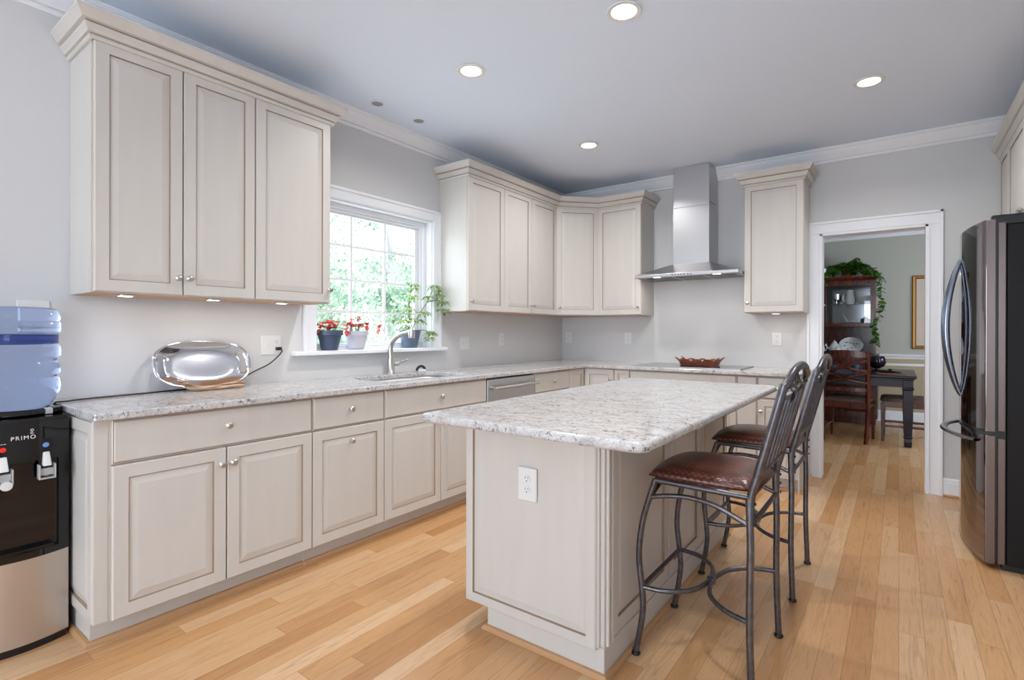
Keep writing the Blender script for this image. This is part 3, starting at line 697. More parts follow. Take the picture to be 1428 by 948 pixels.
d1 = fdoor(fy0, mid-.002, .712, 1.805, 'door'); d2 = fdoor(mid+.002, fy1, .712, 1.805, 'door')
d3 = fdoor(fy0, fy1, .030, .690, 'freezer_drawer')
for dd, z0_, z1_ in ((d1, .712, 1.800), (d3, .030, .690)):
    build('side_band', MB().box(3.480, 3.510, fy0+.002, fy0+.020, z0_+.003, z1_-.012), 'door_edge_steel', dd, bevel=.003)
build('side_band', MB().box(3.480, 3.510, fy1-.020, fy1-.002, .715, 1.788), 'door_edge_steel', d2)
build('door_liner', MB().box(3.470, 3.512, fy0+.012, fy1-.012, .04, 1.79), 'black_plastic', rf)
build('door_edge_band', MB().box(bow(fy0)+.004, 3.4685, fy0-.0015, fy0+.003, .714, 1.800).box(bow(fy0)+.004, 3.4685, fy0-.0015, fy0+.003, .034, .688), 'door_edge_steel', rf)
build('seam_strip', MB().box(3.40, 3.50, fy0+.008, fy1-.008, .691, .711), 'black_plastic', rf)
for y in (fy0+.035, fy1-.035): build('hinge_cover', MB().box(3.455, 3.60, y-.026, y+.026, 1.776, 1.828), 'black_plastic', rf, bevel=.006)
for dd, yy, s_ in ((d1, mid-.050, -1), (d2, mid+.050, 1)):
    pts = [(bow(yy)+.002-.072*math.sin(PI*t)**.8, yy+s_*.012*math.sin(PI*t), .850+(1.655-.850)*t) for t in [i/24 for i in range(25)]]
    build('handle', MB().tube(pts, [.007+.005*math.sin(PI*i/24) for i in range(25)], 12, sc=(.75, 1.5)), 'handle_steel', dd, smooth=True)
pts = [(bow(fy0+.10+(fy1-fy0-.2)*t)-.075*math.sin(PI*t)**.6, fy0+.10+(fy1-fy0-.2)*t, .648+.0*t) for t in [i/24 for i in range(25)]]
build('handle', MB().tube(pts, .012, 12, sc=(1.5, .8)), 'handle_steel', d3, smooth=True)

# ================================================================== SINK, FAUCET
sk = MB()
ro = rounded_rect(SX0-.006, SX1+.006, SY0-.006, SY1+.006, .07, 6); ri = rounded_rect(SX0+.012, SX1-.012, SY0+.012, SY1-.012, .06, 6); rb_ = rounded_rect(SX0+.03, SX1-.03, SY0+.03, SY1-.03, .05, 6)
K = len(ro); zt = ZT-TT-.0005
sk.add([(x, y, zt) for x, y in ro]+[(x, y, zt) for x, y in rounded_rect(SX0-.001, SX1+.001, SY0-.001, SY1+.001, .069, 6)]+[(x, y, zt-.02) for x, y in ri]+[(x, y, zt-.18) for x, y in rb_]+[(x, y, zt-.19) for x, y in rb_]+[(x, y, zt-.02) for x, y in ro],
       [(i+a*K, (i+1) % K+a*K, (i+1) % K+(a+1)*K, i+(a+1)*K) for a in range(3) for i in range(K)]+[tuple(range(3*K, 4*K))])
sk.v = sk.v[:4*K]
so = build('sink', sk, 'stainless', smooth=True, angle=60); tag(so, 'undermount stainless sink bowl set in the counter below the window', 'sink')
so.modifiers.new('solid', 'SOLIDIFY').thickness = -.0015
fc = thing('faucet', 'brushed nickel pull-out faucet behind the sink', 'faucet', (.085, -2.520, ZT))
fx_, fy_ = .088, -2.520
build('body', MB().lathe([(.034, 0), (.034, .004), (.026, .012), (.025, .09), (.0245, .115), (.020, .130)], 20, o=(fx_, fy_, ZT)), 'nickel', fc, smooth=True, angle=50)
pts = spline([(fx_, fy_, ZT+.10), (fx_-.003, fy_, ZT+.17), (fx_+.012, fy_, ZT+.225), (fx_+.055, fy_, ZT+.262), (fx_+.13, fy_, ZT+.292), (fx_+.205, fy_, ZT+.305)], 6)
build('spout', MB().tube(pts, [.0195-.004*i/len(pts) for i in range(len(pts))], 16), 'nickel', fc, smooth=True)
build('spray_head', MB().lathe([(.014, .022), (.021, .018), (.0235, 0), (.0235, -.035), (.0215, -.040), (.002, -.040)], 20, o=(fx_+.222, fy_, ZT+.302)), 'nickel', fc, smooth=True, angle=50)
lv = MB().tube([(fx_, fy_+.018, ZT+.075), (fx_, fy_+.068, ZT+.075)], [.021, .019], 16); lv.tube([(fx_, fy_+.060, ZT+.078), (fx_+.012, fy_+.150, ZT+.098)], [.008, .0055], 10)
build('lever', lv, 'nickel', fc, smooth=True, angle=50)
sb = thing('dish_scrubber', 'small black and white domed dish scrubber on the counter behind the sink', 'scrubber', (.115, -2.250, ZT))
build('base', MB().lathe([(.002, .001), (.036, .001), (.040, .008), (.036, .020), (.002, .024)], 20, o=(.115, -2.25, ZT)), 'white_plastic', sb, smooth=True)
build('grip', MB().tube(arc((.115, -2.25, ZT+.010), .042, .034, 0, PI, 12, 'yz'), .010, 10), 'black_plastic', sb, smooth=True)
for y in (-2.30,): pass

# ================================================================== COOKTOP + WOODEN TRAY
ck = thing('cooktop', 'flat black glass cooktop with thin steel strips for its edge reflection below the range hood', 'cooktop', (1.56, -.31, ZT))
build('glass_top', MB().box(1.105, 2.027, -.562, -.050, ZT+.0005, ZT+.008), 'black_glass', ck, bevel=.002)
build('edge_reflection_strip', MB().box(1.101, 2.031, -.567, -.5622, ZT+.0005, ZT+.0088).box(1.101, 2.031, -.0498, -.045, ZT+.0005, ZT+.0088), 'stainless', ck)  # steel strips stand in for the white reflection along the glass edge
cm = MB()
for x, y, r_ in ((1.29, -.20, .075), (1.30, -.42, .10), (1.83, -.20, .09), (1.84, -.43, .075)):
    for k in range(40):
        a0, a1 = 2*PI*k/40, 2*PI*(k+1)/40
        cm.add([(x+r_*math.cos(a0), y+r_*math.sin(a0), ZT+.00815), (x+r_*math.cos(a1), y+r_*math.sin(a1), ZT+.00815), (x+(r_-.003)*math.cos(a1), y+(r_-.003)*math.sin(a1), ZT+.00815), (x+(r_-.003)*math.cos(a0), y+(r_-.003)*math.sin(a0), ZT+.00815)], [(0, 1, 2, 3)])
build('burner_ring', cm, 'grey_plastic', ck)
tz = ZT+.009
tr = thing('wooden_tray', 'small reddish wooden tray with wavy rim and corner horns, on the cooktop', 'tray', (1.590, -.19, tz))
tx0, tx1, ty0, ty1 = 1.437, 1.742, -.255, -.110
tm = MB().box(tx0, tx1, ty0, ty1, tz, tz+.006)
build('floor_board', tm, 'tray_wood', tr)
wm_ = MB()
def wavy(mb, p0, p1, nrm, n_=36, waves=3):
    vs = []
    for i in range(n_+1):
        t = i/n_; x = p0[0]+(p1[0]-p0[0])*t; y = p0[1]+(p1[1]-p0[1])*t; h = .034+.022*abs(math.sin(PI*waves*t))**.8; o_ = h*.25
        vs += [(x, y, tz+.006), (x+nrm[0]*o_, y+nrm[1]*o_, tz+h), (x+nrm[0]*(o_+.006), y+nrm[1]*(o_+.006), tz+h), (x+nrm[0]*.006, y+nrm[1]*.006, tz+.006)]
    fs = []
    for i in range(n_):
        for j in range(4): fs.append((4*i+j, 4*i+(j+1) % 4, 4*i+4+(j+1) % 4, 4*i+4+j))
    fs += [(0, 1, 2, 3), tuple(4*n_+k for k in (3, 2, 1, 0))]; mb.add(vs, fs)
wavy(wm_, (tx0, ty0), (tx1, ty0), (0, -1)); wavy(wm_, (tx0, ty1), (tx1, ty1), (0, 1)); wavy(wm_, (tx0, ty0), (tx0, ty1), (-1, 0), 16, 1); wavy(wm_, (tx1, ty0), (tx1, ty1), (1, 0), 16, 1)
build('rim', wm_, 'tray_wood', tr)
hm = MB()
for x, s1 in ((tx0, -1), (tx1, 1)):
    for y, s2 in ((ty0, -1), (ty1, 1)): hm.tube([(x, y, tz+.03), (x+s1*.02, y+s2*.008, tz+.052), (x+s1*.048, y+s2*.014, tz+.072)], [.011, .009, .003], 8)
build('corner_horn', hm, 'tray_wood', tr, smooth=True)
fm = MB()
for x in (1.535, 1.642):
    fm.add([(x-.022, ty0-.0125, tz+.030), (x+.022, ty0-.0125, tz+.030), (x+.004, ty0-.0185, tz+.052), (x-.006, ty0-.0185, tz+.052), (x-.022, ty0-.008, tz+.030), (x+.022, ty0-.008, tz+.030), (x+.004, ty0-.010, tz+.052), (x-.006, ty0-.010, tz+.052)], [(0, 1, 2, 3), (7, 6, 5, 4), (0, 1, 5, 4), (1, 2, 6, 5), (2, 3, 7, 6), (3, 0, 4, 7)])
build('inlay', fm, 'tray_cream', tr)

# ================================================================== OUTLETS AND SWITCHES
def plate(label, o, u, nn, w, h, kinds, name='outlet'):
    """o: centre on the wall; kinds: list of 'outlet'/'switch' gang types left to right"""
    r = thing(name, label, 'switch' if name == 'light_switch' else 'outlet', tuple(o))
    oo = Vector(o)-Vector(u).normalized()*w/2-Vector((0, 0, h/2))
    mb = MB().at(oo, u, nn); mb.rings(w, h, [(0, .0005), (0, .003), (.003, .006)], [0, 0, 0]); build('plate', mb, 'white_plastic', r)
    g = w/len(kinds)
    for i, k in enumerate(kinds):
        cx_ = g*(i+.5)
        if k == 'switch':
            mb = MB().at(oo, u, nn); mb.box(cx_-.006, cx_+.006, .006, .009, h/2-.014, h/2+.014); mb.box(cx_-.004, cx_+.004, .009, .018, h/2+.001, h/2+.011)
            build('toggle', mb, 'white_plastic', r); 
        elif k == 'outlet':
            mb = MB(); sl = MB()
            for z in (h/2-.021, h/2+.021):
                mb.at(oo, u, nn); mb.lathe([(.001, .0062), (.0165, .0062), (.0165, .0085), (.001, .009)], 20, o=(cx_, 0, z), axis='y')
                sl.at(oo, u, nn); sl.box(cx_-.0075, cx_-.0055, .0088, .0095, z+.001, z+.009).box(cx_+.0055, cx_+.0075, .0088, .0095, z+.002, z+.008); sl.lathe([(.0005, .0088), (.0026, .0088), (.0026, .0095), (.0005, .0095)], 10, o=(cx_, 0, z-.007), axis='y')
            f_ = build('receptacle', mb, 'white_plastic', r); build('slot', sl, 'slot_dark', f_)
    return r
plate('white two-gang outlet plate with a black plug, on the wall right of the silver platter', (0, -3.363, 1.137), Yp, X, .122, .120, ['switch', 'outlet'])
plate('white two-gang switch plate on the wall right of the window', (0, -1.634, 1.120), Yp, X, .115, .118, ['switch', 'switch'], 'light_switch')
plate('white single outlet plate on the window wall nearest the room corner', (0, -1.113, 1.150), Yp, X, .075, .118, ['outlet'])
plate('white single outlet plate on the hood wall nearest the room corner', (.085, 0, 1.155), X, Ym, .075, .118, ['outlet'])
plate('white single outlet plate on the hood wall left of the cooktop', (.800, 0, 1.157), X, Ym, .075, .118, ['outlet'])
plate('white outlet plate on the hood wall beside the doorway casing', (2.205, 0, 1.163), X, Ym, .080, .122, ['outlet'])
plate('white outlet plate on the end panel of the island', (1.922, -3.3855, .637), X, Ym, .086, .128, ['outlet'])
sw = thing('wall_switch_plate', 'white plate on the left wall just above the water bottle', 'switch', (0, -4.430, 1.292))
mb = MB().at((0, -4.484, 1.235), Yp, X); mb.rings(.108, .118, [(0, .0005), (0, .003), (.003, .006)], [0, 0, 0]); build('plate', mb, 'white_plastic', sw)
build('toggle', MB().box(.006, .014, -4.437, -4.429, 1.290, 1.302), 'white_plastic', sw)
# cord: plug, drop behind the platter, along the counter, down at the dispenser
cdp = spline([(.036, -3.326, 1.112), (.045, -3.318, 1.100), (.035, -3.345, 1.062), (.032, -3.40, 1.020), (.030, -3.48, .985), (.035, -3.58, .935), (.04, -3.68, ZT+.0045), (.055, -3.80, ZT+.0045), (.075, -3.93, ZT+.0045), (.10, -4.05, ZT+.0045), (.115, -4.18, ZT+.0045), (.14, -4.30, ZT+.0045), (.17, -4.36, ZT+.0045), (.175, -4.391, ZT+.004), (.172, -4.405, ZT-.012), (.165, -4.42, ZT-.018)], 6)
pc = thing('power_cord', 'black power cord running from the wall outlet along the counter to the water dispenser', 'cord', (.10, -3.8, ZT))
build('wire', MB().tube(cdp, .0038, 8), 'black_plastic', pc, smooth=True)
build('plug', MB().box(.0095, .036, -3.342, -3.312, 1.104, 1.124), 'black_plastic', pc, bevel=.004)

# ================================================================== PLATTER AND DRIFTWOOD
PLB = .130
pl = thing('silver_platter', 'oval polished silver platter with two handle slots leaning on the wall', 'platter', (.07, -3.765, ZT))
pm = MB()
def sup(a, b_, t, e=2.6): c, s_ = math.cos(t), math.sin(t); return (a*abs(c)**(2/e)*(1 if c >= 0 else -1), b_*abs(s_)**(2/e)*(1 if s_ >= 0 else -1))
NR, NS = 11, 72
# heights of the dish (n) from centre to rim; the two end slots are real holes
def dish(r_): return .0 if r_ < .62 else (.022*((r_-.62)/.38)**1.3)
vs = []; fs = []
rad = [.0, .2, .4, .58, .66, .72, .78, .84, .90, .95, 1.0]
for i, r_ in enumerate(rad):
    for j in range(NS):
        t = 2*PI*j/NS; a_, b__ = sup(.242*r_, .130*r_, t); vs.append((a_, dish(r_), b__))
def slot(i, j):
    t = 2*PI*(j+.5)/NS; d_ = min(abs(t), abs(t-2*PI), abs(t-PI)); return i in (6, 7) and d_ < .46
for i in range(len(rad)-1):
    for j in range(NS):
        if not slot(i, j): fs.append((i*NS+j, i*NS+(j+1) % NS, (i+1)*NS+(j+1) % NS, (i+1)*NS+j))
lean = .34
for v in vs: pass
pv = [(.012+v[1]*math.cos(lean)+(.130-v[2])*math.sin(lean), -3.765+v[0], ZT+.004+(.130+v[2])*math.cos(lean)+v[1]*math.sin(lean)) for v in vs]
pm.add(pv, fs)
po = build('dish', pm, 'polished_silver', pl, smooth=True, angle=180, weld=True); sm = po.modifiers.new('solid', 'SOLIDIFY'); sm.thickness = .003; sm.offset = -1
dwd = MB()
dwd.tube(spline([(.150, -3.920, ZT+.065), (.158, -3.89, ZT+.045), (.160, -3.84, ZT+.022), (.160, -3.78, ZT+.014), (.152, -3.70, ZT+.020), (.140, -3.62, ZT+.030), (.138, -3.585, ZT+.020)], 5), [.006, .010, .012, .012, .013, .012, .012, .012, .012, .012, .012, .012, .012, .012, .012, .012, .012, .013, .013, .012, .013, .012, .012, .012, .013, .012, .012, .011, .010, .009, .006], 9, sc=(1, .8))
dwd.tube(spline([(.165, -3.895, ZT+.030), (.178, -3.86, ZT+.014), (.182, -3.80, ZT+.010), (.176, -3.72, ZT+.011), (.168, -3.65, ZT+.012), (.160, -3.60, ZT+.010)], 5), [.005]+[.0095]*24+[.006], 9)
o = build('driftwood_piece', dwd, 'driftwood', smooth=True); tag(o, 'pale brown driftwood piece lying in front of the silver platter', 'driftwood')

# ================================================================== POTS ON THE SILL
SZ = WZ0+.001
def pot(parent, x, y, rt, rb__, h, m_, name='pot', band=True, z0=None):
    z0 = SZ if z0 is None else z0
    pr = [(.002, 0), (rb__, 0), (rb__+(rt-rb__)*.72, h*.74)]
    if band: pr += [(rt-.001, h*.76), (rt, h)]
    else: pr += [(rt, h)]
    pr += [(rt-.005, h), (rt-.008, h*.86), (.002, h*.86)]
    build(name, MB().lathe(pr, 28, o=(x, y, z0)), m_, parent, smooth=True, angle=35)
    build('soil', MB().lathe([(.001, h*.865), (rt-.009, h*.865), (.001, h*.885)], 20, o=(x, y, z0)), 'soil', parent)
rng = random.Random(3)
def begonia(label, x, y, rt, rb__, h, m_, saucer, extra):
    r = thing('potted_red_plant', label, 'plant', (x, y, SZ)); z = SZ
    if saucer:
        build('saucer', MB().lathe([(.002, 0), (.050, 0), (.060, .012), (.056, .012), (.048, .005), (.002, .005)], 24, o=(x, y, SZ)), 'pot_grey', r, smooth=True, angle=30); z = SZ+.005; h -= .005
    pot(r, x, y, rt, rb__, h, m_, z0=z)
    st, lf = MB(), MB()
    for k in range(9):
        a = rng.uniform(0, 2*PI); d_ = rng.uniform(.01, rt*1.0); hh = rng.uniform(.015, .055)
        p_ = Vector((x+d_*math.cos(a), y+d_*math.sin(a), z+h+hh)); st.tube([(x+d_*.4*math.cos(a), y+d_*.4*math.sin(a), z+h*.87), tuple(p_)], .0016, 6)
        for q in range(3):
            b_ = rng.uniform(0, 2*PI); leaf(lf, p_, (math.cos(b_), math.sin(b_), rng.uniform(-.1, .5)), rng.uniform(.040, .066), rng.uniform(.038, .056), .1)
    for (dx, dy, dz, s_) in extra:
        p_ = Vector((x+dx, y+dy, z+h+dz)); st.tube(spline([(x, y, z+h*.87), (x+dx*.4, y+dy*.4, z+h+dz*.8+.02), tuple(p_)], 5), .0018, 6)
        for q in range(4):
            b_ = q*PI/2+rng.uniform(0, 1); leaf(lf, p_, (.3*math.cos(b_)+.4, math.sin(b_), math.cos(b_)), s_, s_*.8, .1)
    build('stem', st, 'stem_green', r); build('foliage', lf, 'red_leaf', r, smooth=True)
begonia('red-leaved plant in a dark blue pot at the left end of the window sill', -.035, -2.940, .088, .052, .135, 'pot_blue', False, [(.02, -.085, .01, .035), (.03, .11, .0, .04), (.02, -.01, .045, .05)])
begonia('red-leaved plant in a pale grey pot and saucer, middle of the window sill', -.035, -2.728, .084, .056, .130, 'pot_grey', True, [(.03, .18, .018, .045), (.02, -.05, .07, .03), (.02, .08, .04, .04), (.01, .02, .09, .03)])
sp_ = thing('potted_schefflera', 'tall green umbrella plant in a blue grey pot at the right of the sill', 'plant', (-.030, -2.235, SZ))
pot(sp_, -.030, -2.235, .088, .060, .140, 'pot_steel_blue', band=False)
st, lf = MB(), MB()
br = [[(-.03, -2.24, SZ+.12), (-.02, -2.25, SZ+.25), (-.01, -2.255, SZ+.38), (.0, -2.245, SZ+.49)],
      [(-.03, -2.22, SZ+.12), (.0, -2.18, SZ+.24), (.03, -2.11, SZ+.36), (.05, -2.05, SZ+.49)],
      [(-.02, -2.23, SZ+.12), (.02, -2.22, SZ+.20), (.03, -2.16, SZ+.27)],
      [(-.03, -2.25, SZ+.12), (.01, -2.31, SZ+.17), (.02, -2.345, SZ+.21)],
      [(-.02, -2.22, SZ+.12), (.03, -2.15, SZ+.14), (.04, -2.10, SZ+.12)],
      [(.03, -2.11, SZ+.36), (.06, -2.03, SZ+.38), (.07, -1.985, SZ+.36)]]
heads = []
for b_ in br:
    s_ = spline(b_, 6); st.tube(s_, [.004-.0022*i/len(s_) for i in range(len(s_))], 7); heads.append((s_[-1], .055))
heads += [(Vector(q), r_) for q, r_ in (((-.0, -2.25, SZ+.40), .055), ((-.01, -2.262, SZ+.30), .06), ((-.015, -2.24, SZ+.22), .055), ((.03, -2.10, SZ+.40), .05), ((.06, -2.04, SZ+.45), .05), ((.06, -2.0, SZ+.42), .05), ((.07, -1.97, SZ+.30), .055), ((.02, -2.19, SZ+.21), .05), ((.0, -2.225, SZ+.46), .045), ((.03, -2.33, SZ+.16), .05), ((.05, -2.10, SZ+.07), .045))]
for q, s_ in heads:
    q = Vector(q); e_ = q+Vector((rng.uniform(0, .02), rng.uniform(-.015, .015), .012)); st.tube([tuple(q-Vector((0, 0, .02))), tuple(e_)], .0013, 5)
    n_ = rng.choice((6, 7, 8)); a0 = rng.uniform(0, 6)
    for k in range(n_):
        a_ = a0+2*PI*k/n_; d_ = Vector((math.cos(a_)+.15, math.sin(a_), rng.uniform(-.55, .05))); leaf(lf, e_+d_.normalized()*.008, d_, s_*rng.uniform(1.0, 1.35), s_*.52, .35)
lf.v = [(max(x, .030) if y > -2.045 else x, y, z) for x, y, z in lf.v]
build('stem', st, 'stem_green', sp_, smooth=True); build('foliage', lf, 'schefflera_leaf', sp_, smooth=True)

# ================================================================== WATER DISPENSER
wd = thing('water_dispenser', 'black and stainless water dispenser standing at the left edge', 'water dispenser', (.21, -4.528, 0))
wy0, wy1 = -4.663, -4.393; wcy = (wy0+wy1)/2
def wfront(y, x=.372): t = (y-wcy)/((wy1-wy0)/2); return x+.030*(1-t*t)
def curved(mb, z0, z1, xb, ins=0, ya=wy0, yb_=wy1, x=.372, k=16):
    ys = [ya+ins+(yb_-ya-2*ins)*i/k for i in range(k+1)]
    return mb.prism([(xb, ya+ins), ]+[(wfront(y, x)-ins, y) for y in ys]+[(xb, yb_-ins)], z0, z1)
build('cabinet_body', MB().box(.040, .368, wy0, wy1, .020, .880), 'black_plastic', wd, bevel=.006)
build('lower_panel', curved(MB(), .030, .352, .362, .001), 'stainless_tan', wd, smooth=True, angle=25)
build('base_skirt', curved(MB(), .001, .028, .05, .006), 'black_plastic', wd)
up = MB(); curved(up, .352, .378, .368, 0); curved(up, .722, .872, .368, 0)
up.prism([(.368, wy1-.034), (wfront(wy1-.034), wy1-.034), (wfront(wy1-.01), wy1-.01), (wfront(wy1), wy1), (.368, wy1)], .378, .722)
up.prism([(.368, wy0), (wfront(wy0), wy0), (wfront(wy0+.01), wy0+.01), (wfront(wy0+.034), wy0+.034), (.368, wy0+.034)], .378, .722)
build('front_bezel', up, 'black_gloss', wd, smooth=True, angle=25)
build('dispensing_recess', MB().box(.3682, .3695, wy0+.034, wy1-.034, .378, .722), 'black_gloss', wd)
build('drip_tray', MB().box(.370, .400, wy0+.05, wy1-.05, .3785, .392), 'black_gloss', wd, bevel=.003)
tp = MB(); curved(tp, .872, .886, .045, .004); build('top_deck', tp, 'black_gloss', wd, smooth=True, angle=25)
bc0 = (.200, -4.522)
build('bottle_collar', MB().lathe([(.100, 0), (.140, 0), (.146, .006), (.146, .022), (.138, .026), (.108, .022), (.100, .006)], 40, o=(bc0[0], bc0[1], .886), closed=False), 'black_gloss', wd, smooth=True)
build('collar_latch', MB().box(.300, .330, wcy+.070, wcy+.095, .888, .912), 'grey_plastic', wd, bevel=.003)
for y, mm_, nm in ((-4.468, 'blue_plastic', 'cold'), (-4.588, 'red_plastic', 'hot')):
    xf = wfront(y)
    t_ = build('tap_panel', MB().box(xf-.004, xf+.002, y-.022, y+.022, .690, .800), 'black_gloss', wd, bevel=.002)
    bz = MB().lathe([(.001, .004), (.0085, .003), (.0095, 0)], 18, o=(xf+.0022, y, .778), axis='x'); build('indicator', bz, mm_, t_, smooth=True)
    lm = MB().add([(xf+.003, y-.010, .752), (xf+.003, y+.010, .752), (xf+.003, y+.013, .700), (xf+.003, y-.013, .700), (xf+.012, y-.009, .752), (xf+.012, y+.009, .752), (xf+.030, y+.013, .700), (xf+.030, y-.013, .700)], [(0, 1, 2, 3), (7, 6, 5, 4), (0, 1, 5, 4), (1, 2, 6, 5), (2, 3, 7, 6), (3, 0, 4, 7)])
    build('tap_lever', lm, 'white_plastic', t_, bevel=.003)
    gm = MB(); 
    for (ya, yb_, za, zb_) in ((-.025, -.020, .655, .705), (.020, .025, .655, .705), (-.025, .025, .650, .656)): gm.box(xf-.004, xf+.030, y+ya, y+yb_, za, zb_)
    gm.box(xf-.002, xf+.022, y-.019, y+.019, .664, .690)
    build('tap_guard', gm, 'grey_plastic', t_, bevel=.001)
    build('spout', MB().lathe([(.007, 0), (.009, -.03), (.007, -.03)], 14, o=(xf+.006, y, .690), closed=False), 'white_plastic', t_, smooth=True)
build('child_lock', MB().lathe([(.001, .012), (.016, .010), (.018, 0)], 18, o=(wfront(-4.582)+.024, -4.582, .648), axis='x'), 'white_plastic', wd, smooth=True)
def text(body, size, loc, u, nn, m_, parent, name='lettering', ext=.0006):
    cu = bpy.data.curves.new(name, 'FONT'); cu.body = body; cu.size = size; cu.extrude = ext; cu.align_x = 'CENTER'; cu.align_y = 'CENTER'; cu.space_character = 1.25
    tmp = bpy.data.objects.new('tmp', cu); col.objects.link(tmp); dg = bpy.context.evaluated_depsgraph_get(); me = bpy.data.meshes.new_from_object(tmp.evaluated_get(dg)); bpy.data.objects.remove(tmp)
    u = Vector(u).normalized(); nn = Vector(nn).normalized(); z_ = Vector((0, 0, 1)); T = Matrix(((u.x, z_.x, nn.x, loc[0]), (u.y, z_.y, nn.y, loc[1]), (u.z, z_.z, nn.z, loc[2]), (0, 0, 0, 1)))
    T = Matrix.Translation(-Vector(parent['_o'])) @ T
    me.transform(T); me.name = name; me.materials.clear(); me.materials.append(M[m_]); o = bpy.data.objects.new(name, me); col.objects.link(o); o.parent = parent; o['_o'] = tuple(parent['_o']); return o
ly = -4.533
text('PRIMO', .0205, (wfront(ly)+.0008, ly, .815), (-.03, 1, 0), (1, .03, 0), 'white_plastic', wd)
lg = MB(); lx = wfront(-4.505)+.0012
lg.tube(arc((lx, -4.5085, .8415), .0042, .0042, 0, 2*PI, 12, 'yz'), .0008, 6, cap=False); lg.tube([(lx, -4.5085, .8373), (lx, -4.5095, .828)], .0008, 6); lg.tube(arc((lx, -4.5085, .832), .005, .004, PI*.9, PI*1.9, 8, 'yz'), .0008, 6)
build('emblem', lg, 'white_plastic', wd)
# the bottle rests neck down in the collar
bc = (.200, -4.522)
R_ = .139
pr = [(.001, .030), (.040, .024), (.070, .018), (.092, .014), (.108, .026), (.124, .050), (.134, .078), (R_, .100), (R_, .130), (.1295, .137), (.1295, .150), (R_, .157), (R_, .195), (.128, .203), (.128, .218), (R_, .226), (R_+.001, .262), (.132, .270), (.132, .318), (R_, .328), (R_, .360), (.1325, .366), (R_-.001, .378), (.133, .402), (.124, .416), (.108, .422), (.06, .416), (.001, .413)]
wb = thing('water_bottle', 'large translucent blue water bottle upside down on the dispenser', 'bottle', (bc[0], bc[1], .892))
bm_ = MB().lathe(pr, 56, o=(bc[0], bc[1], .892))
build('band', MB().lathe([(.001, .272), (.118, .272), (.126, .276), (.126, .312), (.118, .316), (.001, .316)], 48, o=(bc[0], bc[1], .892)), 'bottle_dark_reflection', wb, smooth=True, angle=40)  # dark reflection inside the bottle, painted as a dark blue inner cylinder
build('shell', bm_, 'bottle_blue', wb, smooth=True, angle=60)
